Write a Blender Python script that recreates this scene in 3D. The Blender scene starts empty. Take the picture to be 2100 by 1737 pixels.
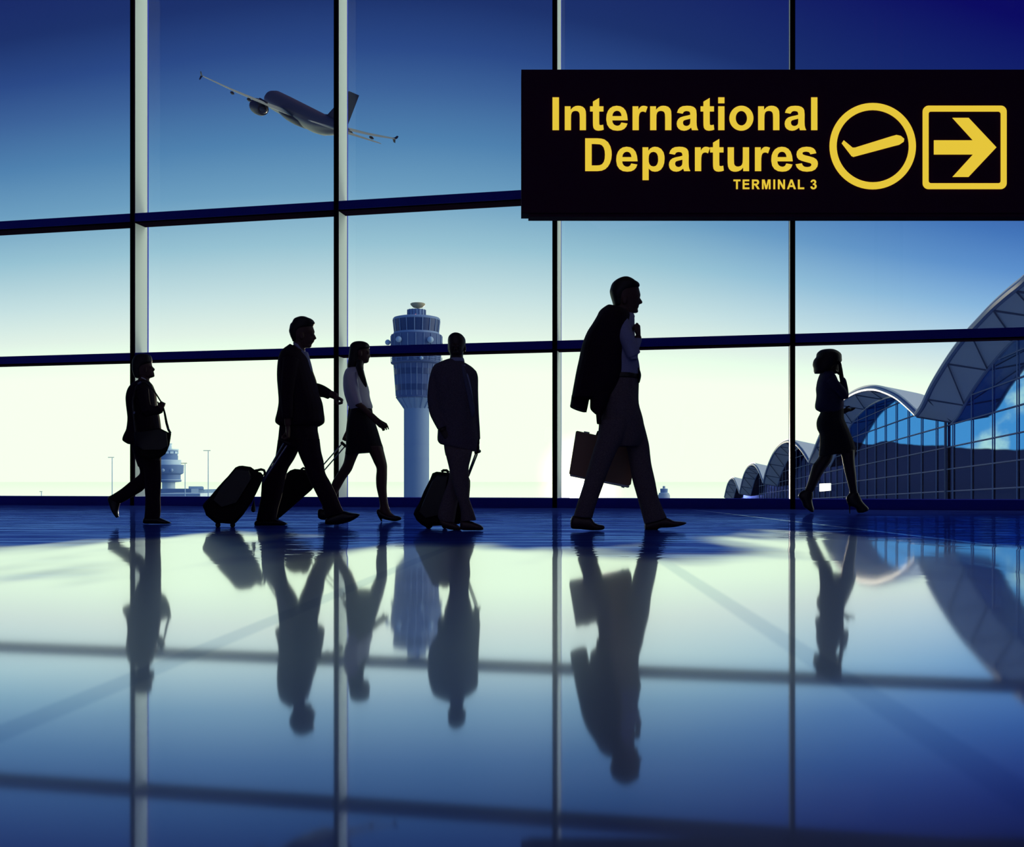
import bpy, math, random
from mathutils import Vector, Matrix
random.seed(7)
SC = bpy.context.scene
COL = SC.collection
F = 2100.0            # focal length in pixels of the 2100 x 1737 frame
CAMH = 0.39           # camera height above the floor
YH = 985.0            # image row of the horizon

# ------------------------------------------------------------------ camera
cam = bpy.data.cameras.new('camera')
cam.sensor_fit = 'HORIZONTAL'; cam.sensor_width = 36.0; cam.lens = 36.0
cam.shift_y = (YH - 868.5) / 2100.0
cam.clip_end = 9000
camo = bpy.data.objects.new('camera', cam); COL.objects.link(camo)
camo.location = (0, 0, CAMH); camo.rotation_euler = (math.radians(90), 0, 0)
SC.camera = camo
SC.view_settings.view_transform = 'Standard'; SC.view_settings.look = 'None'
SC.view_settings.exposure = 0.0; SC.view_settings.gamma = 1.0
SC.view_settings.use_curve_mapping = False

# ------------------------------------------------------------------ sky
def srgb(r, g, b):
    f = lambda c: c/12.92 if c <= .04045 else ((c+.055)/1.055)**2.4
    return (f(r/255), f(g/255), f(b/255), 1)
world = bpy.data.worlds.new('sky'); SC.world = world; world.use_nodes = True
nt = world.node_tree; N = nt.nodes; N.clear()
def nd(t, tree=None, **kw):
    n = (tree or nt).nodes.new(t)
    for k, v in kw.items(): setattr(n, k, v)
    return n
def mth(op, a, b=None, c=None, tree=None, clamp=False):
    tr = tree or nt
    n = tr.nodes.new('ShaderNodeMath'); n.operation = op; n.use_clamp = clamp
    for i, v in enumerate((a, b, c)):
        if v is None: continue
        if isinstance(v, (int, float)): n.inputs[i].default_value = v
        else: tr.links.new(v, n.inputs[i])
    return n.outputs[0]
def maprange(v, a, b, c=0.0, d=1.0, tree=None, smooth=True):
    tr = tree or nt
    n = tr.nodes.new('ShaderNodeMapRange'); n.interpolation_type = 'SMOOTHSTEP' if smooth else 'LINEAR'
    for i, x in zip((1, 2, 3, 4), (a, b, c, d)): n.inputs[i].default_value = x
    tr.links.new(v, n.inputs[0]); return n.outputs[0]
def mixcol(fac, a, b, tree=None, blend='MIX'):
    tr = tree or nt
    n = tr.nodes.new('ShaderNodeMix'); n.data_type = 'RGBA'; n.blend_type = blend
    for sock, v in ((n.inputs[0], fac), (n.inputs[6], a), (n.inputs[7], b)):
        if isinstance(v, (int, float)): sock.default_value = v
        elif isinstance(v, tuple): sock.default_value = v
        else: tr.links.new(v, sock)
    return n.outputs[2]
def ramp(v, stops, tree=None, interp='LINEAR'):
    tr = tree or nt
    n = tr.nodes.new('ShaderNodeValToRGB'); cr = n.color_ramp; cr.interpolation = interp
    while len(cr.elements) < len(stops): cr.elements.new(0.5)
    for e, (p, c) in zip(cr.elements, stops):
        e.position = p; e.color = c
    tr.links.new(v, n.inputs[0]); return n.outputs[0]
tc = nd('ShaderNodeTexCoord'); sp = nd('ShaderNodeSeparateXYZ'); nt.links.new(tc.outputs['Generated'], sp.inputs[0])
X, Y, Z = sp.outputs
hor = mth('SQRT', mth('ADD', mth('MULTIPLY', X, X), mth('MULTIPLY', Y, Y)))
elev = mth('DIVIDE', Z, mth('MAXIMUM', hor, 0.02))
az = mth('ARCTAN2', X, Y)
daz = mth('SUBTRACT', az, -0.10)
fac = mth('MINIMUM', mth('ADD', 1.0, mth('MULTIPLY', mth('MULTIPLY', daz, daz), 1.7)), 2.3)
t = mth('MULTIPLY', elev, fac)
BG = 1.30
def sk(r, g, b): return tuple(c/BG for c in srgb(r, g, b)[:3])+(1,)
sky = ramp(t, [(0.0, (.775, .97, .695, 1)), (.105, (.775, .97, .70, 1)), (.145, sk(232, 249, 236)), (.18, sk(204, 231, 231)),
               (.23, sk(156, 200, 216)), (.28, sk(112, 163, 197)), (.33, sk(82, 133, 179)),
               (.38, sk(62, 101, 157)), (.42, sk(44, 75, 138)), (.47, sk(29, 51, 110)),
               (.62, sk(16, 14, 94)), (1.0, sk(12, 8, 62))])
# the sky turns a deeper blue to the right of the view
rt = mth('MULTIPLY', maprange(az, 0.10, 0.50), maprange(t, .08, .30))
sky = mixcol(mth('MULTIPLY', rt, .55), sky, mixcol(1.0, sky, (.42, .62, 1.25, 1), blend='MULTIPLY'))
# behind the camera: an ordinary dim evening blue
back = maprange(mth('ABSOLUTE', az), 1.1, 2.0)
sky = mixcol(back, sky, (.07, .15, .34, 1))
# added bright patch of unseen sky far to the right, lighting the mullion fins
side = mth('MULTIPLY', maprange(az, .85, 1.5), maprange(az, 2.2, 1.6))
sky = mixcol(mth('MULTIPLY', side, maprange(elev, 2.5, .3)), sky, (2.3, 2.5, 2.1, 1))
bg = nd('ShaderNodeBackground'); nt.links.new(sky, bg.inputs[0]); bg.inputs[1].default_value = BG
# glow round the low sun
SUNPX = (1190.0, 974.0)
sdir = Vector(((SUNPX[0]-1050)/F, 1, (YH-SUNPX[1])/F)).normalized()
dp = nd('ShaderNodeVectorMath', operation='DOT_PRODUCT'); nt.links.new(tc.outputs['Generated'], dp.inputs[0]); dp.inputs[1].default_value = sdir
gl = mth('POWER', maprange(dp.outputs['Value'], .9988, 1.0, smooth=False), 3.0)
bg2 = nd('ShaderNodeBackground'); bg2.inputs[0].default_value = (1.0, .86, .55, 1); nt.links.new(mth('MULTIPLY', gl, 2.5), bg2.inputs[1])
ads = nd('ShaderNodeAddShader'); nt.links.new(bg.outputs[0], ads.inputs[0]); nt.links.new(bg2.outputs[0], ads.inputs[1])
wo = nd('ShaderNodeOutputWorld'); nt.links.new(ads.outputs[0], wo.inputs[0])

# ------------------------------------------------------------------ sun, low behind the glass
sun = bpy.data.lights.new('sun', 'SUN'); sun.energy = 1.2; sun.angle = math.radians(1.2); sun.color = (1.0, .86, .62)
suno = bpy.data.objects.new('sun', sun); COL.objects.link(suno)
suno.rotation_euler = (-sdir).to_track_quat('-Z', 'Y').to_euler(); suno.location = (6, 60, 8)

# added unseen fill light behind the camera, lifting the dark silhouettes
al = bpy.data.lights.new('fill_light', 'AREA'); al.shape = 'RECTANGLE'; al.size = 9; al.size_y = 4; al.energy = 34; al.color = (.85, .55, 1.0)
alo = bpy.data.objects.new('fill_light', al); COL.objects.link(alo); alo.location = (-1, -3.0, 9.05)

# ------------------------------------------------------------------ materials
def mat(name, col, rough=.6, metal=0.0, spec=.5, emit=None, emit_s=0.0, sheen=0.0):
    m = bpy.data.materials.new(name); m.use_nodes = True
    b = m.node_tree.nodes['Principled BSDF']
    b.inputs['Base Color'].default_value = (*col[:3], 1); b.inputs['Roughness'].default_value = rough
    b.inputs['Metallic'].default_value = metal; b.inputs['Specular IOR Level'].default_value = spec
    if emit: b.inputs['Emission Color'].default_value = (*emit[:3], 1); b.inputs['Emission Strength'].default_value = emit_s
    return m
def weave(name, col, var=.35, scale=260.0, rough=.85, spec=.2):
    m = mat(name, col, rough, spec=spec); tr = m.node_tree; b = tr.nodes['Principled BSDF']
    c = tr.nodes.new('ShaderNodeTexCoord'); n = tr.nodes.new('ShaderNodeTexNoise'); n.inputs['Scale'].default_value = scale
    tr.links.new(c.outputs['Object'], n.inputs['Vector'])
    v = maprange(n.outputs['Fac'], .3, .7, 1-var, 1+var, tree=tr)
    mx = tr.nodes.new('ShaderNodeVectorMath'); mx.operation = 'SCALE'; mx.inputs[0].default_value = col[:3]; tr.links.new(v, mx.inputs['Scale'])
    tr.links.new(mx.outputs[0], b.inputs['Base Color']); return m
M = {}
M['suit'] = weave('black suit wool', (.020, .008, .022)); M['suit_grey'] = weave('charcoal suit wool', (.11, .095, .13))
M['trouser_grey'] = weave('grey trouser wool', (.15, .125, .14)); M['skin'] = mat('skin', (.10, .05, .04), .55)
M['skin_dark'] = mat('dark skin', (.035, .02, .02), .5); M['hair'] = mat('black hair', (.008, .005, .008), .55)
M['shirt'] = weave('white shirt cotton', (.86, .90, 1.0), .06); M['blouse'] = weave('navy blouse', (.045, .04, .10))
M['shirt_blue'] = weave('blue shirt cotton', (.34, .38, .62), .1)
M['skirt'] = weave('dark skirt', (.022, .020, .030)); M['leather'] = mat('black leather', (.012, .008, .010), .35)
M['brown_leather'] = mat('brown leather', (.06, .035, .03), .4); M['tie'] = weave('slate tie silk', (.11, .12, .20), .2, rough=.5)
M['case'] = weave('black nylon', (.010, .007, .011), .3, 180); M['case_metal'] = mat('dull aluminium', (.32, .34, .42), .3, .9)
M['rubber'] = mat('black rubber', (.01, .01, .012), .6); M['tan'] = mat('brown briefcase leather', (.30, .19, .13), .5)
M['frame'] = mat('navy powder-coated steel', (.05, .06, .55), .8, spec=.0); M['frame_dark'] = mat('black gasket steel', (.008, .004, .012), .8, spec=.0)
M['fin'] = mat('pale anodised aluminium', (.68, .77, .72), .5, .0)
M['paint'] = mat('blue grey interior paint', (.20, .24, .45), .8); M['ceil'] = mat('ceiling panel', (.22, .26, .46), .8)
M['sign'] = mat('black sign enamel', (.055, .010, .045), .7, spec=.1)
M['yellow'] = mat('backlit yellow letters', (.6, .4, .02), .5, emit=(.84, .60, .045), emit_s=.92)
M['conc'] = mat('tower concrete', (.25, .35, .53), .8); M['tower_blue'] = mat('tower cladding', (.085, .13, .29), .7)
M['tower_dark'] = mat('tower window glass', (.03, .06, .18), .5); M['tower_light'] = mat('tower pale trim', (.23, .32, .52), .6)
M['dome'] = mat('radome white', (.42, .55, .72), .5); M['gold'] = mat('radar dish', (.62, .50, .30), .5)
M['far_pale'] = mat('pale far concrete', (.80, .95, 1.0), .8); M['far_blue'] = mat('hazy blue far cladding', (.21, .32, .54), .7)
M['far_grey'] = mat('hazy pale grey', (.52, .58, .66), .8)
M['pole'] = mat('galvanised pole', (.6, .75, .9), .6); M['plane'] = mat('airframe grey', (.09, .065, .085), .4)
M['plane_wing'] = mat('wing grey', (.42, .40, .32), .4); M['plane_dark'] = mat('dark airframe', (.035, .02, .04), .5)
M['roof'] = mat('white vault roof', (.94, .96, .96), .5); M['soffit'] = mat('grey vault soffit', (.72, .72, .78), .7)
M['edge'] = mat('blue grey edge tube', (.16, .23, .42), .4); M['beam'] = mat('soffit beam', (.10, .12, .20), .6)
M['reflection_glow'] = mat('painted reflection', (.8,.8,.7), .5, emit=(.93,1,.83), emit_s=.85); M['beacon'] = mat('red beacon', (.5,.1,.1), .5, emit=(.9,.35,.4), emit_s=.7)
M['grid'] = mat('pale facade mullion', (.20, .26, .42), .5)

def glass_mat():
    m = bpy.data.materials.new('clear window glass'); m.use_nodes = True; tr = m.node_tree; tr.nodes.clear()
    t_ = tr.nodes.new('ShaderNodeBsdfTransparent'); t_.inputs[0].default_value = (.985, .99, .995, 1)
    g = tr.nodes.new('ShaderNodeBsdfGlossy'); g.inputs['Roughness'].default_value = .0
    x = tr.nodes.new('ShaderNodeMixShader'); x.inputs[0].default_value = .02
    o = tr.nodes.new('ShaderNodeOutputMaterial')
    tr.links.new(t_.outputs[0], x.inputs[1]); tr.links.new(g.outputs[0], x.inputs[2]); tr.links.new(x.outputs[0], o.inputs[0]); return m
M['glass'] = glass_mat()

def floor_mat():
    m = bpy.data.materials.new('polished hall floor'); m.use_nodes = True; tr = m.node_tree; tr.nodes.clear()
    c = tr.nodes.new('ShaderNodeTexCoord'); s = tr.nodes.new('ShaderNodeSeparateXYZ'); tr.links.new(c.outputs['Object'], s.inputs[0])
    mp = tr.nodes.new('ShaderNodeMapping'); mp.inputs['Scale'].default_value = (.55, .2, 1); tr.links.new(c.outputs['Object'], mp.inputs[0])
    n = tr.nodes.new('ShaderNodeTexNoise'); n.inputs['Scale'].default_value = 1.0; n.inputs['Detail'].default_value = 3; tr.links.new(mp.outputs[0], n.inputs['Vector'])
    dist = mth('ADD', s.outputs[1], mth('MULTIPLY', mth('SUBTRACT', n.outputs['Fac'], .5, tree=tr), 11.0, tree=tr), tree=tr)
    strip = maprange(dist, 5.0, 6.5, tree=tr)            # bluer band along the window, uneven at its near edge
    mp2 = tr.nodes.new('ShaderNodeMapping'); mp2.inputs['Scale'].default_value = (.5, 5.0, 1); tr.links.new(c.outputs['Object'], mp2.inputs[0])
    n2 = tr.nodes.new('ShaderNodeTexNoise'); n2.inputs['Scale'].default_value = 1.3; n2.inputs['Detail'].default_value = 5; tr.links.new(mp2.outputs[0], n2.inputs['Vector'])
    veins = maprange(n2.outputs['Fac'], .40, .68, tree=tr)
    def line(x0, y0, x1, y1, w):                           # inlaid joint between two floor points
        d = Vector((x1-x0, y1-y0)).normalized(); nx, ny = -d.y, d.x
        e = mth('ABSOLUTE', mth('ADD', mth('ADD', mth('MULTIPLY', s.outputs[0], nx, tree=tr), mth('MULTIPLY', s.outputs[1], ny, tree=tr), tree=tr), -(nx*x0+ny*y0), tree=tr), tree=tr)
        return maprange(e, w*.6, w*1.3, 1.0, 0.0, tree=tr)
    def fp(px, py): d = F*CAMH/(py-YH); return ((px-1050)/F*d, d)
    j1 = line(*fp(950, 1110), *fp(130, 1450), .035); j2 = line(*fp(1360, 1150), *fp(1620, 1320), .035)
    j3 = line(*fp(1480, 1052), *fp(2100, 1125), .030)
    joints = mth('MAXIMUM', j1, j2, tree=tr)
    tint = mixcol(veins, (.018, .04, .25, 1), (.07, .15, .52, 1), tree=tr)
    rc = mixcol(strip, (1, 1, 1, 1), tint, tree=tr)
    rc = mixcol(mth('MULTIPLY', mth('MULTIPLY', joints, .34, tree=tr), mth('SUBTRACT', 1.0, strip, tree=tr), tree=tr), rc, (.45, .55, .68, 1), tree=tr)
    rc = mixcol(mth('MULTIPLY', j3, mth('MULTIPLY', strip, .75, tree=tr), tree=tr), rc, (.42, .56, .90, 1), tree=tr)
    gl_ = tr.nodes.new('ShaderNodeBsdfGlossy'); gl_.inputs['Roughness'].default_value = .045; tr.links.new(rc, gl_.inputs[0])
    bmp = tr.nodes.new('ShaderNodeBump'); bmp.inputs['Strength'].default_value = .5
    mp3 = tr.nodes.new('ShaderNodeMapping'); mp3.inputs['Scale'].default_value = (1.0, 3.0, 1); tr.links.new(c.outputs['Object'], mp3.inputs[0])
    n3 = tr.nodes.new('ShaderNodeTexNoise'); n3.inputs['Scale'].default_value = 2.2; tr.links.new(mp3.outputs[0], n3.inputs['Vector'])
    tr.links.new(mth('MULTIPLY', n3.outputs['Fac'], mth('MULTIPLY', strip, .010, tree=tr), tree=tr), bmp.inputs['Height']); bmp.inputs['Distance'].default_value = 1.0
    tr.links.new(bmp.outputs[0], gl_.inputs['Normal'])
    df = tr.nodes.new('ShaderNodeBsdfDiffuse')
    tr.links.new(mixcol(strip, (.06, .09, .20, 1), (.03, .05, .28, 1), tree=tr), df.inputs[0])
    lw = tr.nodes.new('ShaderNodeLayerWeight'); lw.inputs[0].default_value = .5
    # reflectance falls off as the view gets steeper (coated dark stone)
    k = ramp(lw.outputs['Facing'], [(0.0, (.06, .06, .12, 1)), (.62, (.10, .11, .23, 1)), (.67, (.20, .23, .38, 1)), (.74, (.40, .44, .60, 1)), (.79, (.60, .65, .76, 1)), (.835, (.95, .97, .96, 1)), (.90, (1, 1, 1, 1))], tree=tr)
    gc = mixcol(1.0, rc, k, tree=tr, blend='MULTIPLY')
    tr.links.new(gc, gl_.inputs[0])
    gr_ = tr.nodes.new('ShaderNodeBsdfGlossy'); gr_.inputs['Roughness'].default_value = .34; tr.links.new(gc, gr_.inputs[0])
    y = tr.nodes.new('ShaderNodeMixShader'); y.inputs[0].default_value = .26; tr.links.new(gl_.outputs[0], y.inputs[1]); tr.links.new(gr_.outputs[0], y.inputs[2])
    x = tr.nodes.new('ShaderNodeAddShader'); tr.links.new(df.outputs[0], x.inputs[0]); tr.links.new(y.outputs[0], x.inputs[1])
    o = tr.nodes.new('ShaderNodeOutputMaterial'); tr.links.new(x.outputs[0], o.inputs[0]); return m
M['floor'] = floor_mat()

def apron_mat():
    m = mat('wet pale apron', (.98, 1.0, .90), .05, metal=.97, spec=1.0); return m
M['apron'] = apron_mat()

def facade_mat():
    m = bpy.data.materials.new('reflection-painted facade glass'); m.use_nodes = True; tr = m.node_tree
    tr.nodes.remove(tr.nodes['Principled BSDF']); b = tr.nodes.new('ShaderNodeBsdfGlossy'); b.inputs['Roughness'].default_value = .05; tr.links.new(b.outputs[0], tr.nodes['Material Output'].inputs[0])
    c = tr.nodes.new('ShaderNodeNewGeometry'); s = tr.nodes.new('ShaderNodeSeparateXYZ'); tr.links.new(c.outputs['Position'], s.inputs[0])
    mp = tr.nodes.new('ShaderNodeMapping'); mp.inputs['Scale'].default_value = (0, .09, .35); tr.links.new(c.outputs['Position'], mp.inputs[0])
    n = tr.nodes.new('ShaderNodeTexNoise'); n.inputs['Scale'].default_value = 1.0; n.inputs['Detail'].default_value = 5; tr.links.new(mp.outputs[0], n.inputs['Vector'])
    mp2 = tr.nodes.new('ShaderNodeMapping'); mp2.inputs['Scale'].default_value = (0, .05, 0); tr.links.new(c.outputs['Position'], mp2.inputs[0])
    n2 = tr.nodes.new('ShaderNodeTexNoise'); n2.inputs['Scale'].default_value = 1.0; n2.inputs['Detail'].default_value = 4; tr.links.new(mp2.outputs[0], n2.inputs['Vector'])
    # reflected dark hills painted into the lower glass colour, uneven top edge
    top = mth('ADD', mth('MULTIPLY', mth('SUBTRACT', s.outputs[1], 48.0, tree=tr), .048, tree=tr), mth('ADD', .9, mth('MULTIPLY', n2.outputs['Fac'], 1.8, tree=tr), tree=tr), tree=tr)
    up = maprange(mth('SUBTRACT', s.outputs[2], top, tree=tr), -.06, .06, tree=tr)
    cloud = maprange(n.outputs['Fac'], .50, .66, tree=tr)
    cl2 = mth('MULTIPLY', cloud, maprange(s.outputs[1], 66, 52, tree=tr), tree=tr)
    blue = mixcol(cl2, (.05, .22, .70, 1), (.40, .58, .80, 1), tree=tr)  # sky and cloud reflections painted into the upper glass colour
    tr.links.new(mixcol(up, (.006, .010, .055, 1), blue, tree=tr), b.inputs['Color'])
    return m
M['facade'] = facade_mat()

# ------------------------------------------------------------------ mesh helpers
class T:                      # a traced crop: (ox, oy) + (cx, cy) / s are photo pixels, d the distance it stands at
    def __init__(s, ox, oy, k, d): s.ox, s.oy, s.k, s.d = ox, oy, k, d
    def p(s, cx, cy, z=0.0):
        D = s.d + z
        return Vector(((s.ox + cx/s.k - 1050)/F*D, D, CAMH + (YH - s.oy - cy/s.k)/F*D))
    def m(s, c): return c/s.k/F*s.d
def cr(a, b, c, d, t):
    return .5*((2*b) + (-a+c)*t + (2*a-5*b+4*c-d)*t*t + (-a+3*b-3*c+d)*t**3)
def dens(rows, m):
    if m <= 1: return [tuple(r) for r in rows]
    out = []
    n = len(rows)
    for i in range(n-1):
        a, b, c, d = rows[max(i-1, 0)], rows[i], rows[i+1], rows[min(i+2, n-1)]
        for j in range(m):
            out.append(tuple(cr(p, q, r, s, j/m) for p, q, r, s in zip(a, b, c, d)))
    out.append(tuple(rows[-1])); return out
class MB:
    def __init__(s): s.v = []; s.f = []
    def add(s, vs, fs):
        o = len(s.v); s.v += [Vector(v) for v in vs]; s.f += [tuple(i+o for i in f) for f in fs]; return s
    def rings(s, rings, cap=True, closed=False):
        n = len(rings[0]); o = len(s.v)
        for r in rings: s.v += [Vector(v) for v in r]
        R = len(rings)
        for i in range(R if closed else R-1):
            for j in range(n):
                a, b = o+i*n+j, o+i*n+(j+1) % n
                c, d = o+((i+1) % R)*n+(j+1) % n, o+((i+1) % R)*n+j
                s.f.append((a, b, c, d))
        if cap and not closed:
            s.f.append(tuple(o+j for j in reversed(range(n)))); s.f.append(tuple(o+(R-1)*n+j for j in range(n)))
        return s
    def loft(s, t, rows, egg=0.0, pw=1.0, n=20, m=3, shrink=1.0):
        rows = dens([tuple(r) for r in rows], m); rr = []
        for (xl, yl, xr, yr, zc, hd) in rows:
            a, b = t.p(xl, yl, zc), t.p(xr, yr, zc); c = (a+b)/2; ax = (b-a)/2*shrink; ring = []
            for j in range(n):
                th = 2*math.pi*j/n; cs, sn = math.cos(th), math.sin(th)
                ce = math.copysign(abs(cs)**pw, cs); se = math.copysign(abs(sn)**pw, sn)
                ring.append(c + ax*ce + Vector((0, hd*shrink*se*(1-egg*cs), 0)))
            rr.append(ring)
        return s.rings(rr)
    def tube(s, pts, rad, n=10, closed=False):
        pts = [Vector(p) for p in pts]; rr = []
        if not isinstance(rad, (list, tuple)): rad = [rad]*len(pts)
        up = None
        for i, p in enumerate(pts):
            if closed: d = pts[(i+1) % len(pts)]-pts[i-1]
            else: d = pts[min(i+1, len(pts)-1)]-pts[max(i-1, 0)]
            d.normalize()
            if up is None:
                up = Vector((0, 0, 1)) if abs(d.z) < .9 else Vector((1, 0, 0))
            u = (up - d*up.dot(d)).normalized(); w = d.cross(u); up = u
            rr.append([p + u*rad[i]*math.cos(2*math.pi*j/n) + w*rad[i]*math.sin(2*math.pi*j/n) for j in range(n)])
        return s.rings(rr, closed=closed)
    def ball(s, c, r, n=14, h=8):
        c = Vector(c); r = Vector((r, r, r)) if isinstance(r, (int, float)) else Vector(r); rr = []
        for i in range(1, h):
            a = math.pi*i/h
            rr.append([c + Vector((r.x*math.sin(a)*math.cos(2*math.pi*j/n), r.y*math.sin(a)*math.sin(2*math.pi*j/n), r.z*-math.cos(a))) for j in range(n)])
        o = len(s.v); s.rings(rr, cap=False); k = len(s.v)
        s.v += [c-Vector((0, 0, r.z)), c+Vector((0, 0, r.z))]
        L = o+(h-2)*n
        for j in range(n):
            s.f.append((k, o+(j+1) % n, o+j)); s.f.append((k+1, L+j, L+(j+1) % n))
        return s
    def obox(s, c, a, b, d):       # centre and three half axes
        c, a, b, d = map(Vector, (c, a, b, d)); vs = [c+a*i+b*j+d*k for i in (-1, 1) for j in (-1, 1) for k in (-1, 1)]
        return s.add(vs, [(0, 1, 3, 2), (4, 6, 7, 5), (0, 4, 5, 1), (2, 3, 7, 6), (0, 2, 6, 4), (1, 5, 7, 3)])
    def box(s, x0, x1, y0, y1, z0, z1):
        return s.obox(((x0+x1)/2, (y0+y1)/2, (z0+z1)/2), ((x1-x0)/2, 0, 0), (0, (y1-y0)/2, 0), (0, 0, (z1-z0)/2))
    def prism(s, t, poly, z0, z1, bev=.012):   # traced side view given its real thickness, bevelled
        c = Vector((sum(p[0] for p in poly)/len(poly), sum(p[1] for p in poly)/len(poly), 0)); rr = []
        for z, k in ((z0, 1), (z0+bev, 0), (z1-bev, 0), (z1, 1)):
            ring = []
            for (x, y) in poly:
                w = t.p(x, y, z); cw = t.p(c.x, c.y, z); dd = cw-w
                ring.append(w + (dd.normalized()*bev if k else Vector()))
            rr.append(ring)
        return s.rings(rr)
    def lathe(s, c, prof, n=32):
        c = Vector(c); return s.rings([[c+Vector((r*math.cos(2*math.pi*j/n), r*math.sin(2*math.pi*j/n), z)) for j in range(n)] for r, z in prof])
    def build(s, name, m, parent=None, smooth=True, vox=None, it=3, loc=None, split=False):
        me = bpy.data.meshes.new(name)
        base = parent_loc(parent) if parent else (Vector(loc) if loc is not None else None)
        if base is None: base = Vector()
        me.from_pydata([v-base for v in s.v], [], s.f); me.update()
        if vox:
            tmp = bpy.data.objects.new('tmp', me); COL.objects.link(tmp)
            r = tmp.modifiers.new('r', 'REMESH'); r.mode = 'VOXEL'; r.voxel_size = vox
            if it: sm = tmp.modifiers.new('s', 'SMOOTH'); sm.factor = .5; sm.iterations = it
            dg = bpy.context.evaluated_depsgraph_get(); dg.update()
            me2 = bpy.data.meshes.new_from_object(tmp.evaluated_get(dg)); bpy.data.objects.remove(tmp); bpy.data.meshes.remove(me); me = me2; me.name = name
        else:
            import bmesh
            bm = bmesh.new(); bm.from_mesh(me); bmesh.ops.recalc_face_normals(bm, faces=bm.faces); bm.to_mesh(me); bm.free()
        me.materials.clear(); me.materials.append(M[m] if isinstance(m, str) else m)
        o = bpy.data.objects.new(name, me); COL.objects.link(o)
        if parent: o.parent = parent
        else: o.location = base
        if smooth:
            for p in me.polygons: p.use_smooth = True
            if not vox:
                try: me.set_sharp_from_angle(angle=math.radians(38))
                except Exception: pass
        return o
def parent_loc(p):
    v = Vector(p.location)
    while p.parent: p = p.parent; v += Vector(p.location)
    return v
def tag(o, label, cat, group=None):
    o['label'] = label; o['category'] = cat
    if group: o['group'] = group
    return o
def empty(name, loc, label, cat, group=None):
    o = bpy.data.objects.new(name, None); o.empty_display_size = .2; COL.objects.link(o); o.location = loc
    return tag(o, label, cat, group)
def struct(o, label):
    o['kind'] = 'structure'; o['label'] = label; return o

# ------------------------------------------------------------------ window wall plane
SR = .238
D0 = 16.35
def wd(px): return D0/(1+SR*px/2100.0)
def wpt(px, z=0.0): d = wd(px); return Vector(((px-1050)/F*d, d, z))
U = (wpt(2100)-wpt(0)).normalized()            # along the wall, to the right
NO = Vector((-U.y, U.x, 0))                    # outward
if NO.y < 0: NO = -NO
A = wpt(0) - U*4.5; B = wpt(2100) + U*3.2
RAIL1, RAIL2, SILL, TOP = 4.525, 2.365, .137, 9.2
GL = .36                                        # depth of the glazing line behind the caps

# floor, walls, ceiling
bx0, bx1, by0 = A.x, B.x, -7.0
def quad_slab(pts, z0, z1):
    m = MB(); n = len(pts)
    m.rings([[Vector((x, y, z)) for x, y in pts] for z in (z0, z1)]); return m
Ao, Bo = A+NO*.42, B+NO*.42
fl = quad_slab([(bx0-.3, by0-.3), (bx1+.3, by0-.3), (bx1+.3, Bo.y), (bx0-.3, Ao.y)], -.3, 0).build('floor', 'floor', smooth=False)
struct(fl, 'mirror polished hall floor with a blue band along the window')
ce = quad_slab([(bx0-.3, by0-.3), (bx1+.3, by0-.3), (bx1+.3, Bo.y), (bx0-.3, Ao.y)], TOP, TOP+.3).build('ceiling', 'ceil', smooth=False)
struct(ce, 'dark hall ceiling high above the frame')
struct(MB().box(bx0-.3, bx0, by0, A.y+.3, 0, TOP).build('wall_left', 'paint', smooth=False), 'dark left wall of the hall')
struct(MB().box(bx1, bx1+.3, by0, B.y+.3, 0, TOP).build('wall_right', 'paint', smooth=False), 'dark right wall of the hall')
struct(MB().box(bx0-.3, bx1+.3, by0-.3, by0, 0, TOP).build('wall_back', 'paint', smooth=False), 'dark wall behind the camera')

# rails, sill, mullions
def bar(p0, p1, z0, z1, n0, n1, m='frame'):
    b = MB(); c = (p0+p1)/2; L = (p1-p0).length/2
    b.obox(c+NO*((n0+n1)/2)+Vector((0, 0, (z0+z1)/2)), U*L, NO*((n1-n0)/2), Vector((0, 0, (z1-z0)/2))); return b
caps = [272.5, 690.0, 1138.0, 1625.5]
HW = .033
edges = [A] + [wpt(c) for c in caps] + [B]
tn = 0
for nm, zt, hh, dep in (('high', RAIL1, .125, .30), ('eye level', RAIL2, .118, .22)):
    tn += 1
    o = bar(A, B, zt-hh, zt, .0, dep).build('trim_%d' % tn, 'frame', smooth=False)
    struct(o, 'long navy horizontal window rail, the %s one' % ('upper' if tn == 1 else 'lower'))
    bar(A, B, zt-hh-.022, zt-hh, .012, dep).build('gasket', 'frame_dark', o, smooth=False)
struct(bar(A, B, 0, SILL, -.02, GL+.06).build('baseboard_back', 'frame', smooth=False), 'dark navy sill at the foot of the window wall')
for i, c in enumerate(caps):
    tn += 1; p = wpt(c)
    o = bar(p-U*HW, p+U*HW, 0, TOP, -.025, .012, 'frame_dark').build('trim_%d' % tn, 'frame_dark', smooth=False)
    struct(o, ['tall mullion behind the man with a shoulder bag', 'tall mullion behind the white-shirted woman', 'tall mullion left of the man with the briefcase', 'thin mullion left of the woman on the phone'][i])
    bar(p-U*.028, p+U*.028, 0, TOP, .012, GL).build('fin', 'fin', o, smooth=False)
    bar(p-U*.031, p+U*.031, 0, TOP, GL, GL+.03).build('outer_gasket', 'frame', o, smooth=False)
wn = 0
for i in range(5):
    for (z0, z1, nm) in ((SILL, RAIL2-.10, 'bottom'), (RAIL2, RAIL1-.10, 'middle'), (RAIL1, TOP, 'top')):
        wn += 1
        p0, p1 = edges[i]+U*.03, edges[i+1]-U*.03
        o = bar(p0, p1, z0, z1, GL+.004, GL+.016).build('window_%d' % wn, 'glass', smooth=False)
        struct(o, 'clear %s row pane, bay %d from the left' % (nm, i+1))

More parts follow.
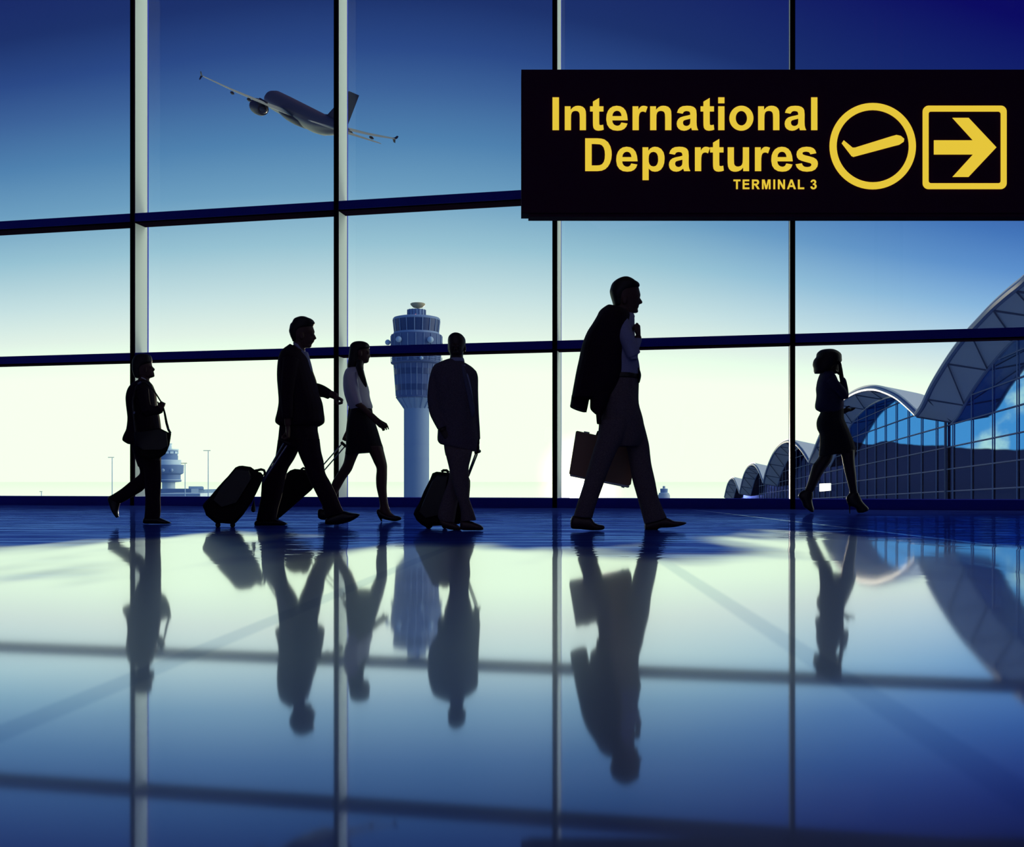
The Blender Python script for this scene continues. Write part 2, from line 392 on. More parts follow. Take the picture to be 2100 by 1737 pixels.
# ------------------------------------------------------------------ hanging sign
SD = 8.0
S = T(0, 0, 1.0, SD)
def zz(y): return CAMH+(YH-y)/F*SD
def xx(x): return (x-1050)/F*SD
sx1 = xx(2420)
sign = empty('hanging_sign', (xx(1069)+2, SD, zz(440)), 'long black overhead sign with yellow departures lettering, plane and arrow', 'sign')
b = MB(); z0, z1 = zz(437), zz(142)
for (ins, yy) in ((.010, 0.0), (0, .010), (0, .16), (.010, .17)):
    pass
b.rings([[Vector((x, SD+yy, z)) for x, z in ((xx(1069)+i, z0+i), (sx1-i, z0+i), (sx1-i, z1-i), (xx(1069)+i, z1-i))] for i, yy in ((.006, 0), (0, .006), (0, .17), (.006, .176))])
b.build('sign_box', 'sign', sign, smooth=False)
MB().box(xx(1084), sx1-.02, SD+.02, SD+.15, zz(443), z0+.004).build('bottom_lip', 'sign', sign, smooth=False)
MB().box(sx1-.30, sx1-.24, SD+.06, SD+.12, z1-.01, TOP).build('hanger', 'sign', sign, smooth=False)
MB().box(sx1-.75, sx1-.69, SD+.06, SD+.12, z1-.01, TOP).build('hanger', 'sign', sign, smooth=False)

# letters: outlines in a 1000-unit em, bold grotesque
def arc(cx, cy, rx, ry, a0, a1, n=14):
    return [(cx+rx*math.cos(math.radians(a0+(a1-a0)*i/n)), cy+ry*math.sin(math.radians(a0+(a1-a0)*i/n))) for i in range(n+1)]
def G(ch):        # -> advance, list of outlines (holes by even-odd fill)
    q = {}
    if ch == 'I': return 278, [[(72, 0), (216, 0), (216, 716), (72, 716)]]
    if ch == 'l': return 278, [[(72, 0), (209, 0), (209, 716), (72, 716)]]
    if ch == 'i': return 278, [[(72, 0), (209, 0), (209, 519), (72, 519)], [(72, 589), (209, 589), (209, 716), (72, 716)]]
    if ch == 'n': return 611, [[(66, 0), (203, 0), (203, 235)] + arc(306, 300, 103, 127, 190, 0, 12)[:0] + [(206, 330), (222, 386), (258, 416), (305, 424), (350, 416), (380, 392), (394, 352), (398, 270), (398, 0), (535, 0), (535, 322), (530, 410), (508, 466), (466, 507), (405, 528), (352, 531), (300, 524), (250, 500), (194, 443), (194, 519), (66, 519)]]
    if ch == 'u': return 611, [[(545, 519), (408, 519), (408, 301), (404, 190), (388, 140), (355, 108), (303, 95), (258, 101), (226, 124), (212, 160), (208, 265), (208, 519), (71, 519), (71, 190), (80, 100), (104, 46), (146, 8), (200, -10), (252, -12), (310, -2), (365, 24), (417, 78), (417, 0), (545, 0)]]
    if ch == 't': return 333, [[(310, 519), (310, 409), (216, 409), (216, 200), (218, 126), (226, 112), (244, 106), (275, 109), (304, 117), (316, 11), (276, -3), (200, -12), (150, -4), (110, 20), (88, 58), (80, 110), (78, 184), (78, 409), (15, 409), (15, 519), (78, 519), (78, 622), (216, 703), (216, 519)]]
    if ch == 'r': return 389, [[(203, 0), (66, 0), (66, 519), (193, 519), (193, 445), (222, 490), (250, 515), (276, 527), (310, 531), (350, 526), (399, 509), (357, 389), (325, 404), (296, 410), (262, 404), (234, 384), (214, 345), (205, 280), (203, 160)]]
    if ch == 'e': return 556, [[(372, 165), (509, 142), (482, 76), (436, 27), (372, -3), (285, -12), (190, 0), (112, 44), (60, 120), (41, 220), (41, 262), (48, 342), (76, 418), (120, 475), (185, 516), (268, 531), (350, 520), (418, 484), (470, 420), (500, 330), (514, 215), (171, 215), (180, 164), (205, 124), (240, 101), (282, 92), (318, 98), (348, 118)],
                                      [(380, 304), (175, 304), (184, 358), (210, 398), (244, 420), (280, 426), (318, 418), (348, 396), (370, 358)]]
    if ch == 'a': return 556, [[(174, 361), (50, 383), (74, 448), (114, 494), (175, 522), (269, 531), (352, 526), (415, 505), (454, 473), (474, 430), (482, 340), (480, 180), (484, 100), (496, 44), (517, 0), (381, 0), (368, 41), (363, 57), (318, 22), (266, -3), (208, -12), (142, -2), (90, 28), (56, 74), (43, 138), (52, 196), (78, 242), (122, 276), (190, 299), (290, 319), (344, 334), (344, 348), (339, 386), (320, 410), (266, 421), (226, 416), (198, 398)],
                                      [(344, 253), (302, 241), (256, 231), (206, 215), (184, 190), (179, 160), (186, 126), (210, 98), (252, 86), (292, 94), (324, 118), (340, 150), (344, 200)]]
    if ch == 'o': return 611, [arc(306, 260, 266, 272, 0, 360, 40)[:-1], arc(306, 260, 126, 161, 0, 360, 34)[:-1]]
    if ch == 'p': return 611, [[(68, 519), (196, 519), (196, 443), (236, 492), (286, 520), (340, 531), (410, 522), (480, 484), (534, 410), (554, 330), (557, 263), (550, 180), (524, 98), (474, 30), (410, -4), (344, -12), (280, -2), (240, 24), (205, 61), (205, -198), (68, -198)],
                                      [(204, 268), (206, 200), (222, 148), (256, 112), (310, 98), (360, 110), (394, 148), (414, 210), (416, 262), (410, 330), (390, 384), (354, 414), (308, 424), (258, 410), (224, 374), (208, 330)]]
    if ch == 's': return 556, [[(24, 148), (161, 169), (176, 130), (202, 102), (238, 89), (280, 86), (330, 92), (364, 110), (377, 140), (370, 162), (348, 176), (270, 196), (160, 226), (92, 258), (56, 306), (44, 366), (56, 430), (98, 484), (164, 518), (262, 531), (350, 524), (414, 500), (456, 458), (482, 392), (353, 368), (340, 396), (316, 418), (266, 428), (214, 424), (182, 410), (173, 386), (184, 362), (230, 344), (330, 320), (424, 292), (480, 256), (510, 210), (517, 158), (504, 94), (460, 36), (388, 0), (280, -12), (180, -2), (104, 30), (52, 82)]]
    if ch == 'D': return 722, [[(72, 716), (336, 716), (430, 709), (500, 690), (580, 630), (632, 540), (658, 440), (662, 352), (652, 260), (622, 170), (580, 100), (520, 44), (440, 10), (344, 0), (72, 0)],
                                      [(217, 595), (217, 121), (325, 121), (392, 126), (446, 148), (484, 196), (506, 272), (512, 358), (506, 446), (484, 518), (446, 566), (396, 588), (282, 595)]]
    if ch == 'T': return 611, [[(234, 0), (378, 0), (378, 595), (590, 595), (590, 716), (22, 716), (22, 595), (234, 595)]]
    if ch == 'E': return 667, [[(73, 0), (618, 0), (618, 121), (217, 121), (217, 316), (577, 316), (577, 436), (217, 436), (217, 595), (604, 595), (604, 716), (73, 716)]]
    if ch == 'R': return 722, [[(73, 0), (218, 0), (218, 299), (247, 299), (296, 294), (330, 272), (390, 190), (514, 0), (687, 0), (600, 140), (540, 226), (478, 286), (440, 308), (540, 338), (600, 386), (638, 450), (646, 516), (630, 600), (580, 672), (510, 706), (378, 716), (73, 716)],
                                      [(218, 413), (325, 413), (420, 418), (464, 436), (488, 470), (494, 508), (484, 552), (456, 582), (414, 593), (218, 595)]]
    if ch == 'M': return 833, [[(71, 0), (205, 0), (205, 563), (347, 0), (486, 0), (628, 563), (628, 0), (762, 0), (762, 716), (546, 716), (417, 228), (288, 716), (71, 716)]]
    if ch == 'N': return 722, [[(74, 0), (208, 0), (208, 467), (500, 0), (644, 0), (644, 716), (510, 716), (510, 238), (215, 716), (74, 716)]]
    if ch == 'A': return 722, [[(0, 0), (153, 0), (215, 163), (500, 163), (566, 0), (718, 0), (436, 716), (283, 716)], [(260, 284), (457, 284), (358, 548)]]
    if ch == 'L': return 611, [[(77, 0), (583, 0), (583, 121), (222, 121), (222, 710), (77, 710)]]
    if ch == '3': return 556, [[(38, 190), (171, 206), (186, 160), (214, 122), (268, 101), (324, 112), (362, 146), (378, 212), (366, 270), (332, 306), (280, 320), (222, 311), (237, 423), (300, 430), (336, 458), (350, 510), (340, 560), (310, 592), (262, 605), (218, 594), (190, 566), (174, 513), (48, 535), (70, 610), (120, 672), (190, 708), (266, 718), (362, 704), (440, 646), (476, 580), (482, 530), (472, 470), (440, 420), (380, 379), (450, 350), (500, 290), (518, 214), (506, 130), (450, 50), (370, 2), (270, -12), (170, 0), (96, 50), (52, 118)]]
    return 278, []
def text_outlines(txt, x0, x1, base, cap, track=0.0):
    adv = 0; items = []
    for ch in txt:
        a, outs = G(ch); items.append((adv, outs)); adv += a + track
    adv -= track
    # visible extent
    xs = [ox+p[0] for ox, outs in items for o in outs for p in o]
    mn, mx = min(xs), max(xs); k = (x1-x0)/(mx-mn); ky = cap/716.0
    return [[(x0+(ox+px-mn)*k, base-py*ky) for px, py in o] for ox, outs in items for o in outs]
def flat_sign(name, outlines, parent, m, thick=.006, y=None, smoothcurve=True):
    cu = bpy.data.curves.new(name, 'CURVE'); cu.dimensions = '2D'; cu.fill_mode = 'BOTH'; cu.extrude = thick/2
    for o in outlines:
        spn = cu.splines.new('POLY'); spn.points.add(len(o)-1); spn.use_cyclic_u = True
        for p, (px, py) in zip(spn.points, o): p.co = (xx(px), zz(py), 0, 1)
    ob = bpy.data.objects.new(name, cu); COL.objects.link(ob)
    dg = bpy.context.evaluated_depsgraph_get(); dg.update()
    me = bpy.data.meshes.new_from_object(ob.evaluated_get(dg)); bpy.data.objects.remove(ob); bpy.data.curves.remove(cu)
    base = Vector(parent.location)
    for v in me.vertices:
        x_, z_, e = v.co; v.co = Vector((x_, SD-.002-e, z_)) - base
    me.name = name; me.materials.clear(); me.materials.append(M[m])
    o2 = bpy.data.objects.new(name, me); COL.objects.link(o2); o2.parent = parent
    return o2
CAP = 67.0
flat_sign('lettering', text_outlines('International', 1133, 1676, 267, CAP), sign, 'yellow')['label'] = 'yellow word International'
flat_sign('lettering', text_outlines('Departures', 1200, 1677, 351, CAP), sign, 'yellow')['label'] = 'yellow word Departures'
flat_sign('lettering', text_outlines('TERMINAL', 1504, 1649, 388, 19.5, 90), sign, 'yellow')['label'] = 'small yellow word TERMINAL'
flat_sign('lettering', text_outlines('3', 1662, 1674.5, 388, 19.5), sign, 'yellow')['label'] = 'small yellow digit 3'
flat_sign('ring_symbol', [arc(1789.5, 300, 88.5, 88.5, 0, 360, 72)[:-1], arc(1789.5, 300, 74, 74, 0, 360, 64)[:-1]], sign, 'yellow')
pl = [(1726, 294), (1730, 288), (1748, 303), (1753, 303), (1827, 280), (1838, 277), (1847, 279), (1854, 285), (1853, 291), (1844, 297), (1832, 300), (1750, 322), (1746, 320)]
flat_sign('plane_symbol', [pl], sign, 'yellow')
def rrect(x0, y0, x1, y1, r): return arc(x1-r, y0+r, r, r, -90, 0, 8)+arc(x1-r, y1-r, r, r, 0, 90, 8)+arc(x0+r, y1-r, r, r, 90, 180, 8)+arc(x0+r, y0+r, r, r, 180, 270, 8)
flat_sign('arrow_frame', [rrect(1892, 217, 2064, 388, 12), rrect(1904, 229, 2052, 376, 5)], sign, 'yellow')
flat_sign('arrow_symbol', [[(1915, 288), (1995, 288), (1953, 242), (1986, 242), (2043, 302.5), (1986, 363), (1953, 363), (1995, 317), (1915, 317)]], sign, 'yellow')
# ------------------------------------------------------------------ outside: apron, terminal, towers, poles, aeroplane
GZ = -8.0
ap = quad_slab([(-2600, 22), (2600, 22), (2600, 5200), (-2600, 5200)], GZ-.5, GZ).build('ground', 'apron', smooth=False)
struct(ap, 'pale wet airport apron outside the window')

# terminal with scalloped vault roofs; its front edge runs away to the left
TA, TC = (1350-1050)/F, (1880-1350)/F*60.0
TD = Vector((TA, 1, 0)).normalized(); TN = Vector((TD.y, -TD.x, 0))       # along the front, and away from us (to the right)
def edge_pt(px, py): d = F*TC/(px-1350); return Vector((TA*d+TC, d, CAMH+(YH-py)/F*d))
def smooth_pts(pts, m=4): return [Vector(q) for q in dens([tuple(p) for p in pts], m)]
arches = [
    ([edge_pt(1880, 851), edge_pt(1893, 833), edge_pt(1912, 793), edge_pt(1943, 742), edge_pt(1975, 698), edge_pt(2006, 664), edge_pt(2037, 632), edge_pt(2069, 604), edge_pt(2100, 579)]
     + [Vector((TA*d+TC, d, z)) for d, z in ((40, 8.95), (36, 8.9), (31, 8.2), (26, 6.6), (22, 4.4))], 'nearest and largest white vault of the scalloped terminal roof'),
    ([edge_pt(*q) for q in ((1660, 948), (1668, 930), (1682, 896), (1700, 858), (1715, 837), (1731, 821), (1754, 807), (1775, 800), (1796, 799), (1817, 805), (1840, 816), (1860, 832), (1880, 851))], ''),
    ([edge_pt(*q) for q in ((1566, 991), (1572, 966), (1585, 934), (1600, 914), (1616, 906), (1632, 911), (1647, 927), (1660, 948))], ''),
    ([edge_pt(*q) for q in ((1517, 1012), (1525, 978), (1534, 959), (1545, 953), (1556, 965), (1566, 991))], ''),
    ([edge_pt(*q) for q in ((1486, 1020), (1493, 992), (1503, 981), (1511, 995), (1517, 1012))], ''),
]
term = empty('terminal_building', (TA*60+TC+8, 60, GZ), 'blue glass terminal with scalloped white vault roofs at the right', 'building')
W_, DROP, BACK = 2.0, .45, 2.5
walltop = []
for pts, _ in arches:
    P_ = smooth_pts(pts); n = len(P_); hi = max(p.z for p in P_); lo = min(P_[0].z, P_[-1].z)
    ins = [p + TN*W_ - Vector((0, 0, DROP)) for p in P_]
    rf = MB()
    rf.rings([[p + Vector((0, 0, .34)), p - Vector((0, 0, .06)), p + TN*W_ - Vector((0, 0, DROP-.05)), p + TN*BACK - Vector((0, 0, DROP+.1)), p + TN*BACK - Vector((0, 0, .22))] for p in P_])
    ro = rf.build('vault_roof', 'roof', term)
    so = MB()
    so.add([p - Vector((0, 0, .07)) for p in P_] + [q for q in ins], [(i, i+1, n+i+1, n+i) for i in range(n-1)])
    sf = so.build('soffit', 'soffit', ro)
    MB().tube([p + Vector((0, 0, .05)) for p in P_], .17, 8).build('edge_tube', 'edge', ro)
    bm_ = MB(); k = 0; step = max(2, n//8)
    for i in range(0, n-1, step):
        a, b_ = P_[i]-Vector((0, 0, .12)), ins[i]-Vector((0, 0, .02)); bm_.tube([a, b_], .045, 6)
        j = min(i+step, n-1)
        bm_.tube([ins[i]-Vector((0, 0, .02)), P_[j]-Vector((0, 0, .12))], .035, 6)
    bm_.build('soffit_beams', 'beam', ro)
    MB().tube([q for q in ins], .11, 8).build('inner_beam', 'edge', ro)
    walltop.append(ins)
# glass wall under the inner edge
gw = MB(); seq = []
for ins in reversed(walltop): seq += ins if not seq else ins
seq = sorted(seq, key=lambda p: -p.y)
n = len(seq); gw.add([p for p in seq] + [Vector((p.x, p.y, GZ)) for p in seq], [(i, i+1, n+i+1, n+i) for i in range(n-1)])
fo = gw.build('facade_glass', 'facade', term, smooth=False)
def top_at(d):
    for a, b_ in zip(seq, seq[1:]):
        if b_.y <= d <= a.y:
            u = (a.y-d)/max(a.y-b_.y, 1e-6); return a.z+(b_.z-a.z)*u
    return None
gr = MB(); off = -TN*.05
WX = lambda d: TA*d + (seq[0].x - TA*seq[0].y)
d = 24.0
while d < 175:
    zt = top_at(d)
    if zt: gr.tube([Vector((WX(d), d, GZ))+off, Vector((WX(d), d, zt))+off], .035, 4)
    d += 3.55
for k in range(-5, 9):
    run = []
    for i in range(0, 160):
        d = 23+i*.95; z = .07+1.3*k-.026*(d-48); zt = top_at(d)
        if zt is not None and z < zt-.05: run.append(Vector((WX(d), d, z))+off)
        else:
            if len(run) > 1: gr.tube([run[0], run[-1]], .035, 4)
            run = []
    if len(run) > 1: gr.tube([run[0], run[-1]], .035, 4)
gr.build('facade_grid', 'grid', term, smooth=False)
# downpipe at the valley, added glowing panel standing for a bright reflection in the glass
dv = 60.8; MB().tube([Vector((WX(dv), dv, GZ))-TN*.1, Vector((WX(dv), dv, top_at(dv) or 3))-TN*.1], .085, 6).build('downpipe', 'beam', term)
db = F*(seq[0].x-TA*seq[0].y)/(1697-1350)
def wallpt(px, py): d = F*(seq[0].x-TA*seq[0].y)/(px-1350); return Vector((TA*d+(seq[0].x-TA*seq[0].y), d, CAMH+(YH-py)/F*d))-TN*.12
a_, b_, c_, d_ = wallpt(1685, 992), wallpt(1707, 991), wallpt(1707, 1006), wallpt(1685, 1008)
MB().rings([[a_, b_, c_, d_], [q-TN*.1 for q in (a_, b_, c_, d_)]]).build('reflection_panel', 'reflection_glow', term, smooth=False)['label'] = 'small bright painted reflection low on the glass'

# main control tower
def tower(t, cx, name, label, parts):
    c = t.p(cx, 0); r = lambda v: v/t.k/F*t.d
    e = empty(name, (c.x, c.y, GZ), label, 'control tower')
    Zc = lambda y: t.p(0, y).z
    return e, Vector((c.x, c.y, 0)), r, Zc
tt = T(770, 600, 3.859, 180.0)
tw, tc_, tr_, tz = tower(tt, 325, 'control_tower', 'tall round blue control tower with radar dish on top', None)
def lz(name, prof, m, parent=tw, n=32): return MB().lathe(tc_, [(tr_(r), tz(y)) for r, y in prof]+[], n).build(name, m, parent)
sh = MB(); sh.lathe(tc_, [(tr_(100), GZ), (tr_(100), tz(915))]); sh.build('shaft', 'conc', tw)
for y in (1205, 1320): MB().lathe(tc_, [(tr_(101), tz(y)), (tr_(101), tz(y-4))]).build('joint_band', 'tower_light', tw)
co = lz('collar', [(99, 925), (102, 910), (150, 842), (152, 838)], 'conc')
rb = MB()
for k in range(16):
    a = 2*math.pi*k/16; dv_ = Vector((math.cos(a), math.sin(a), 0))
    rb.add([tc_+dv_*tr_(98)+Vector((0, 0, tz(925))), tc_+dv_*tr_(160)+Vector((0, 0, tz(836))), tc_+dv_*tr_(98)+Vector((0, 0, tz(836)))] +
           [tc_+dv_*tr_(98)+Vector((0, 0, tz(925)))+Vector((-dv_.y, dv_.x, 0))*.18, tc_+dv_*tr_(160)+Vector((0, 0, tz(836)))+Vector((-dv_.y, dv_.x, 0))*.18, tc_+dv_*tr_(98)+Vector((0, 0, tz(836)))+Vector((-dv_.y, dv_.x, 0))*.18],
           [(0, 1, 2), (5, 4, 3), (0, 3, 4, 1), (1, 4, 5, 2), (2, 5, 3, 0)])
rb.build('ribs', 'tower_light', co, smooth=False)
lb = lz('lower_cab', [(150, 840), (163, 836), (163, 828), (160, 826), (165, 770), (169, 720), (172, 660), (176, 600), (180, 572)], 'tower_blue')
for y0, y1, r0, r1 in ((612, 655, 177, 174), (735, 780, 169, 166)): lz('window_band', [(r0+1, y0), (r1+1.2, y1)], 'tower_dark', lb)
mu = MB()
for k in range(24):
    a = 2*math.pi*(k+.4)/24; q = lambda r, y: tc_+Vector((math.cos(a)*tr_(r), math.sin(a)*tr_(r), tz(y)))
    mu.tube([q(180, 575), q(162, 822)], .055, 5)
mu.build('mullions', 'tower_light', lb)
lz('gallery_ring', [(176, 574), (200, 566), (204, 560), (204, 554), (182, 552)], 'tower_blue')
lz('equipment_floor', [(182, 556), (190, 540), (190, 505), (196, 480), (200, 420), (201, 350), (201, 340), (190, 336)], 'tower_blue')
mu = MB()
for k in range(20):
    a = 2*math.pi*(k+.2)/20; q = lambda r, y: tc_+Vector((math.cos(a)*tr_(r), math.sin(a)*tr_(r), tz(y)))
    mu.tube([q(192, 552), q(192, 505), q(202, 420), q(203, 345)], .06, 5)
mu.build('panel_joints', 'tower_light', tw)
rl = MB()
for y in (548, 532, 516): rl.tube([tc_+Vector((math.cos(a)*tr_(203), math.sin(a)*tr_(203), tz(y))) for a in [2*math.pi*k/32 for k in range(32)]], .03, 5, closed=True)
for k in range(24):
    a = 2*math.pi*k/24; rl.tube([tc_+Vector((math.cos(a)*tr_(203), math.sin(a)*tr_(203), tz(y))) for y in (556, 514)], .03, 5)
rl.build('railing', 'tower_light', tw)
lz('ledge', [(188, 340), (184, 334), (182, 326), (180, 320), (170, 318)], 'tower_light')
lz('cab_glass', [(172, 322), (174, 300), (180, 260), (184, 226), (184, 222)], 'tower_dark')
mu = MB()
for k in range(18):
    a = 2*math.pi*(k+.5)/18; q = lambda r, y: tc_+Vector((math.cos(a)*tr_(r), math.sin(a)*tr_(r), tz(y)))
    MB().tube([q(175, 322), q(186, 222)], .075, 5).build('cab_post', 'tower_light', tw)
lz('cab_roof', [(180, 226), (187, 222), (188, 214), (180, 203), (150, 196), (60, 192)], 'tower_light')
dr = lz('drum', [(70, 196), (70, 142), (71, 138), (60, 136), (4, 136)], 'tower_light')
rb = MB()
for k in range(16):
    a = 2*math.pi*k/16; rb.tube([tc_+Vector((math.cos(a)*tr_(72), math.sin(a)*tr_(72), tz(y))) for y in (194, 137)], .07, 5)
rb.build('drum_ribs', 'tower_blue', dr)
rd = MB(); rd.lathe(tc_+Vector((tr_(10), 0, 0)), [(tr_(8), tz(140)), (tr_(9), tz(124)), (tr_(36), tz(118)), (tr_(56), tz(100)), (tr_(59), tz(90)), (tr_(52), tz(85)), (tr_(5), tz(83))]); rd.build('radar_dish', 'gold', tw)
dm = [(-220, 402, 22, -60), (-121, 394, 24, -180), (124, 397, 25, -180), (55, 540, 15, -190), (-1, 0, 0, 0)]
for x, y, r, yy in dm[:4]:
    MB().ball(tc_+Vector((tr_(x), tr_(yy), tz(y))), tr_(r)).build('radome', 'dome', tw)
for x in (-200, 205): MB().tube([tc_+Vector((tr_(x), tr_(-20), tz(470))), tc_+Vector((tr_(x), tr_(-20), tz(400 if x > 0 else 418)))], .06, 5).build('antenna', 'tower_blue', tw)
MB().ball(tc_+Vector((tr_(0), tr_(-72), tz(186))), .13).build('beacon', 'beacon', tw)

# lesser tower and airport sheds behind the man with the shoulder bag
t2 = T(200, 860, 7.5, 260.0)
tw2, tc_, tr_, tz = tower(t2, 1094, 'control_tower', 'small hazy control tower behind the man with the shoulder bag', None)
def lz2(name, prof, m, parent=tw2, n=28): return MB().lathe(tc_, [(tr_(r), tz(y)) for r, y in prof], n).build(name, m, parent)
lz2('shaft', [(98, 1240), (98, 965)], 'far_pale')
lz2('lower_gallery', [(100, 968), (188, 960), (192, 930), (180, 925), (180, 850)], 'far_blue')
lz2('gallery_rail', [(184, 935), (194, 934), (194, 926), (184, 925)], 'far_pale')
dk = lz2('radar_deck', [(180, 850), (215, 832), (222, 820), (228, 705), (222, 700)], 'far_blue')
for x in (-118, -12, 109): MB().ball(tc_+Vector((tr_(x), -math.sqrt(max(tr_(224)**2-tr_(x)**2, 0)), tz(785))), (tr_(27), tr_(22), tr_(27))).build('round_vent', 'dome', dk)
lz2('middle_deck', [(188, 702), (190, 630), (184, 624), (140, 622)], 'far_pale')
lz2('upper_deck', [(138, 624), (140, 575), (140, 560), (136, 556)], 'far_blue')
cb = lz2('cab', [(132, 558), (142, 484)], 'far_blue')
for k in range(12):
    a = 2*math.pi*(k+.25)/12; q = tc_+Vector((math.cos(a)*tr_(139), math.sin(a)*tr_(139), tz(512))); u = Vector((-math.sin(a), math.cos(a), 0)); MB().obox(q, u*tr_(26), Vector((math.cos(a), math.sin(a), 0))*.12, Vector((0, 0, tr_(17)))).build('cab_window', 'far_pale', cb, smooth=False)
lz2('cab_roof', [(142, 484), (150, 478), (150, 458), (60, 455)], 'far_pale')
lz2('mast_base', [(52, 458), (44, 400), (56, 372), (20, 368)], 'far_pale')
def shed(name, label, x0, x1, y0, dist, m, depth=14, cat='building', rnd=0, strip=None):
    t = T(200, 860, 7.5, dist); a, b = t.p(x0, y0), t.p(x1, y0)
    e = empty(name, ((a.x+b.x)/2, dist, GZ), label, cat)
    bx_ = MB()
    if rnd:
        poly = [(x0, 1400), (x1, 1400), (x1, y0+rnd), (x1-rnd*.3, y0+rnd*.3), (x1-rnd, y0), (x0, y0)]
        bx_.rings([[t.p(x, y, z) for x, y in poly] for z in (0, depth)])
    else: bx_.box(a.x, b.x, dist, dist+depth, GZ, a.z)
    bx_.build('block', m, e, smooth=False)
    for s_ in strip or ():
        p, q = t.p(s_[0], s_[1]), t.p(s_[2], s_[3])
        MB().box(p.x, q.x, dist-.25, dist+.02, q.z, p.z).build('window_strip', s_[4], e, smooth=False)
    return e
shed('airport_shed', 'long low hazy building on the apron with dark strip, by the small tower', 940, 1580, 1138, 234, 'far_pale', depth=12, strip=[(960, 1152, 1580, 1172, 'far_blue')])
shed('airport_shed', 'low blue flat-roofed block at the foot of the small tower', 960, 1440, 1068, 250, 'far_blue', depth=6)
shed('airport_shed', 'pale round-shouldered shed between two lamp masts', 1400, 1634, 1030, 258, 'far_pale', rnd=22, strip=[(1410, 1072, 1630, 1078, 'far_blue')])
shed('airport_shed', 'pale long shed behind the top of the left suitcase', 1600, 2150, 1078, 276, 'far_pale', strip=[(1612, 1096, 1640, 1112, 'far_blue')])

# far tower beyond the man with the briefcase
t4 = T(1140, 860, 6.946, 420.0)
tw3, tc_, tr_, tz = tower(t4, 1540, 'control_tower', 'tiny pale tower far off beside the shin of the man with the briefcase', None)
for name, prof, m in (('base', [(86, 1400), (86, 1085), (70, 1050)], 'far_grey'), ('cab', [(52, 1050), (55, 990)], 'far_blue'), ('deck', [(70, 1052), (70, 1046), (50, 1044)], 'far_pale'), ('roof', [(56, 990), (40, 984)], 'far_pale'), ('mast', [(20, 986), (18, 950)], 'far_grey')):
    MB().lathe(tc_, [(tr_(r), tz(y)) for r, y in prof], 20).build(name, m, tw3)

# lamp masts
for px, py, dist, arm, label in ((230, 939, 150, 11, 'thin lamp mast at the far left, left of the first mullion'), (427, 925, 150, 13, 'thin tall lamp mast left of the upright black suitcase'),
                                 (379.5, 951, 140, 11, 'thin lamp mast with dark head beside the small tower'), (85, 1009, 200, 5, 'short faint lamp mast near the left edge')):
    t = T(0, 0, 1, dist); p = t.p(px, py); e = empty('lamp_mast', (p.x, dist, GZ), label, 'lamp post', 'lamp masts on the apron'); m_ = 1/F*dist
    MB().tube([Vector((p.x, dist, GZ)), Vector((p.x, dist, p.z))], [m_*1.1, m_*.75], 8).build('pole', 'pole', e)
    hd_ = MB()
    hd_.obox((p.x-m_*arm*.2, dist, p.z+m_), (m_*arm*.55, 0, 0), (0, m_, 0), (0, 0, m_*.6))
    hd_.build('lamp_head', 'far_grey' if px != 379.5 else 'beam', e, smooth=False)

# aeroplane climbing away to the left
e1 = empty('airplane', (-57.78, 280.245, 100.687), 'twin-engine airliner climbing away in the upper left sky', 'airplane')
Rm = Matrix.Rotation(.5978, 3, 'Z') @ Matrix.Rotation(.4658, 3, 'X') @ Matrix.Rotation(.0941, 3, 'Y'); O = Vector(e1.location)
def ap_(x, y, z): return O + Rm @ Vector((x, y, z))
fz = MB(); prof = [(27.3, .15, -.6), (26.9, .9, -.55), (25.6, 1.75, -.4), (23.6, 2.4, -.15), (20.5, 2.75, 0), (12, 2.82, 0), (0, 2.82, 0), (-12, 2.82, 0), (-17, 2.6, .2), (-22, 2.1, .65), (-27, 1.35, 1.25), (-31, .65, 1.75), (-33, .25, 1.95)]
fz.rings([[ap_(r*math.cos(2*math.pi*j/28), y, z+r*math.sin(2*math.pi*j/28)) for j in range(28)] for y, r, z in prof]); fz.build('fuselage', 'plane', e1)
bl = MB(); bl.rings([[ap_(r*1.1*math.cos(2*math.pi*j/20), y, -1.7+r*.62*math.sin(2*math.pi*j/20)) for j in range(20)] for y, r in ((13, .3), (11, 1.9), (6, 2.55), (0, 2.6), (-5, 2.2), (-8, 1.2), (-9.5, .3))]); bl.build('belly_fairing', 'plane_dark', e1)
def foil(secs, m, name, vert=False):
    rr = []
    for x, y, z, c, th in secs:     # leading edge point, chord (towards the tail), thickness
        ring = []
        for u, w in ((0, 0), (.06, .5), (.25, 1), (.5, .85), (.8, .35), (1, .02), (.8, -.2), (.5, -.45), (.25, -.5), (.06, -.35)):
            ring.append(ap_(x+(w*th if vert else 0), y-u*c, z+(0 if vert else w*th)))
        rr.append(ring)
    return MB().rings(rr).build(name, m, e1)
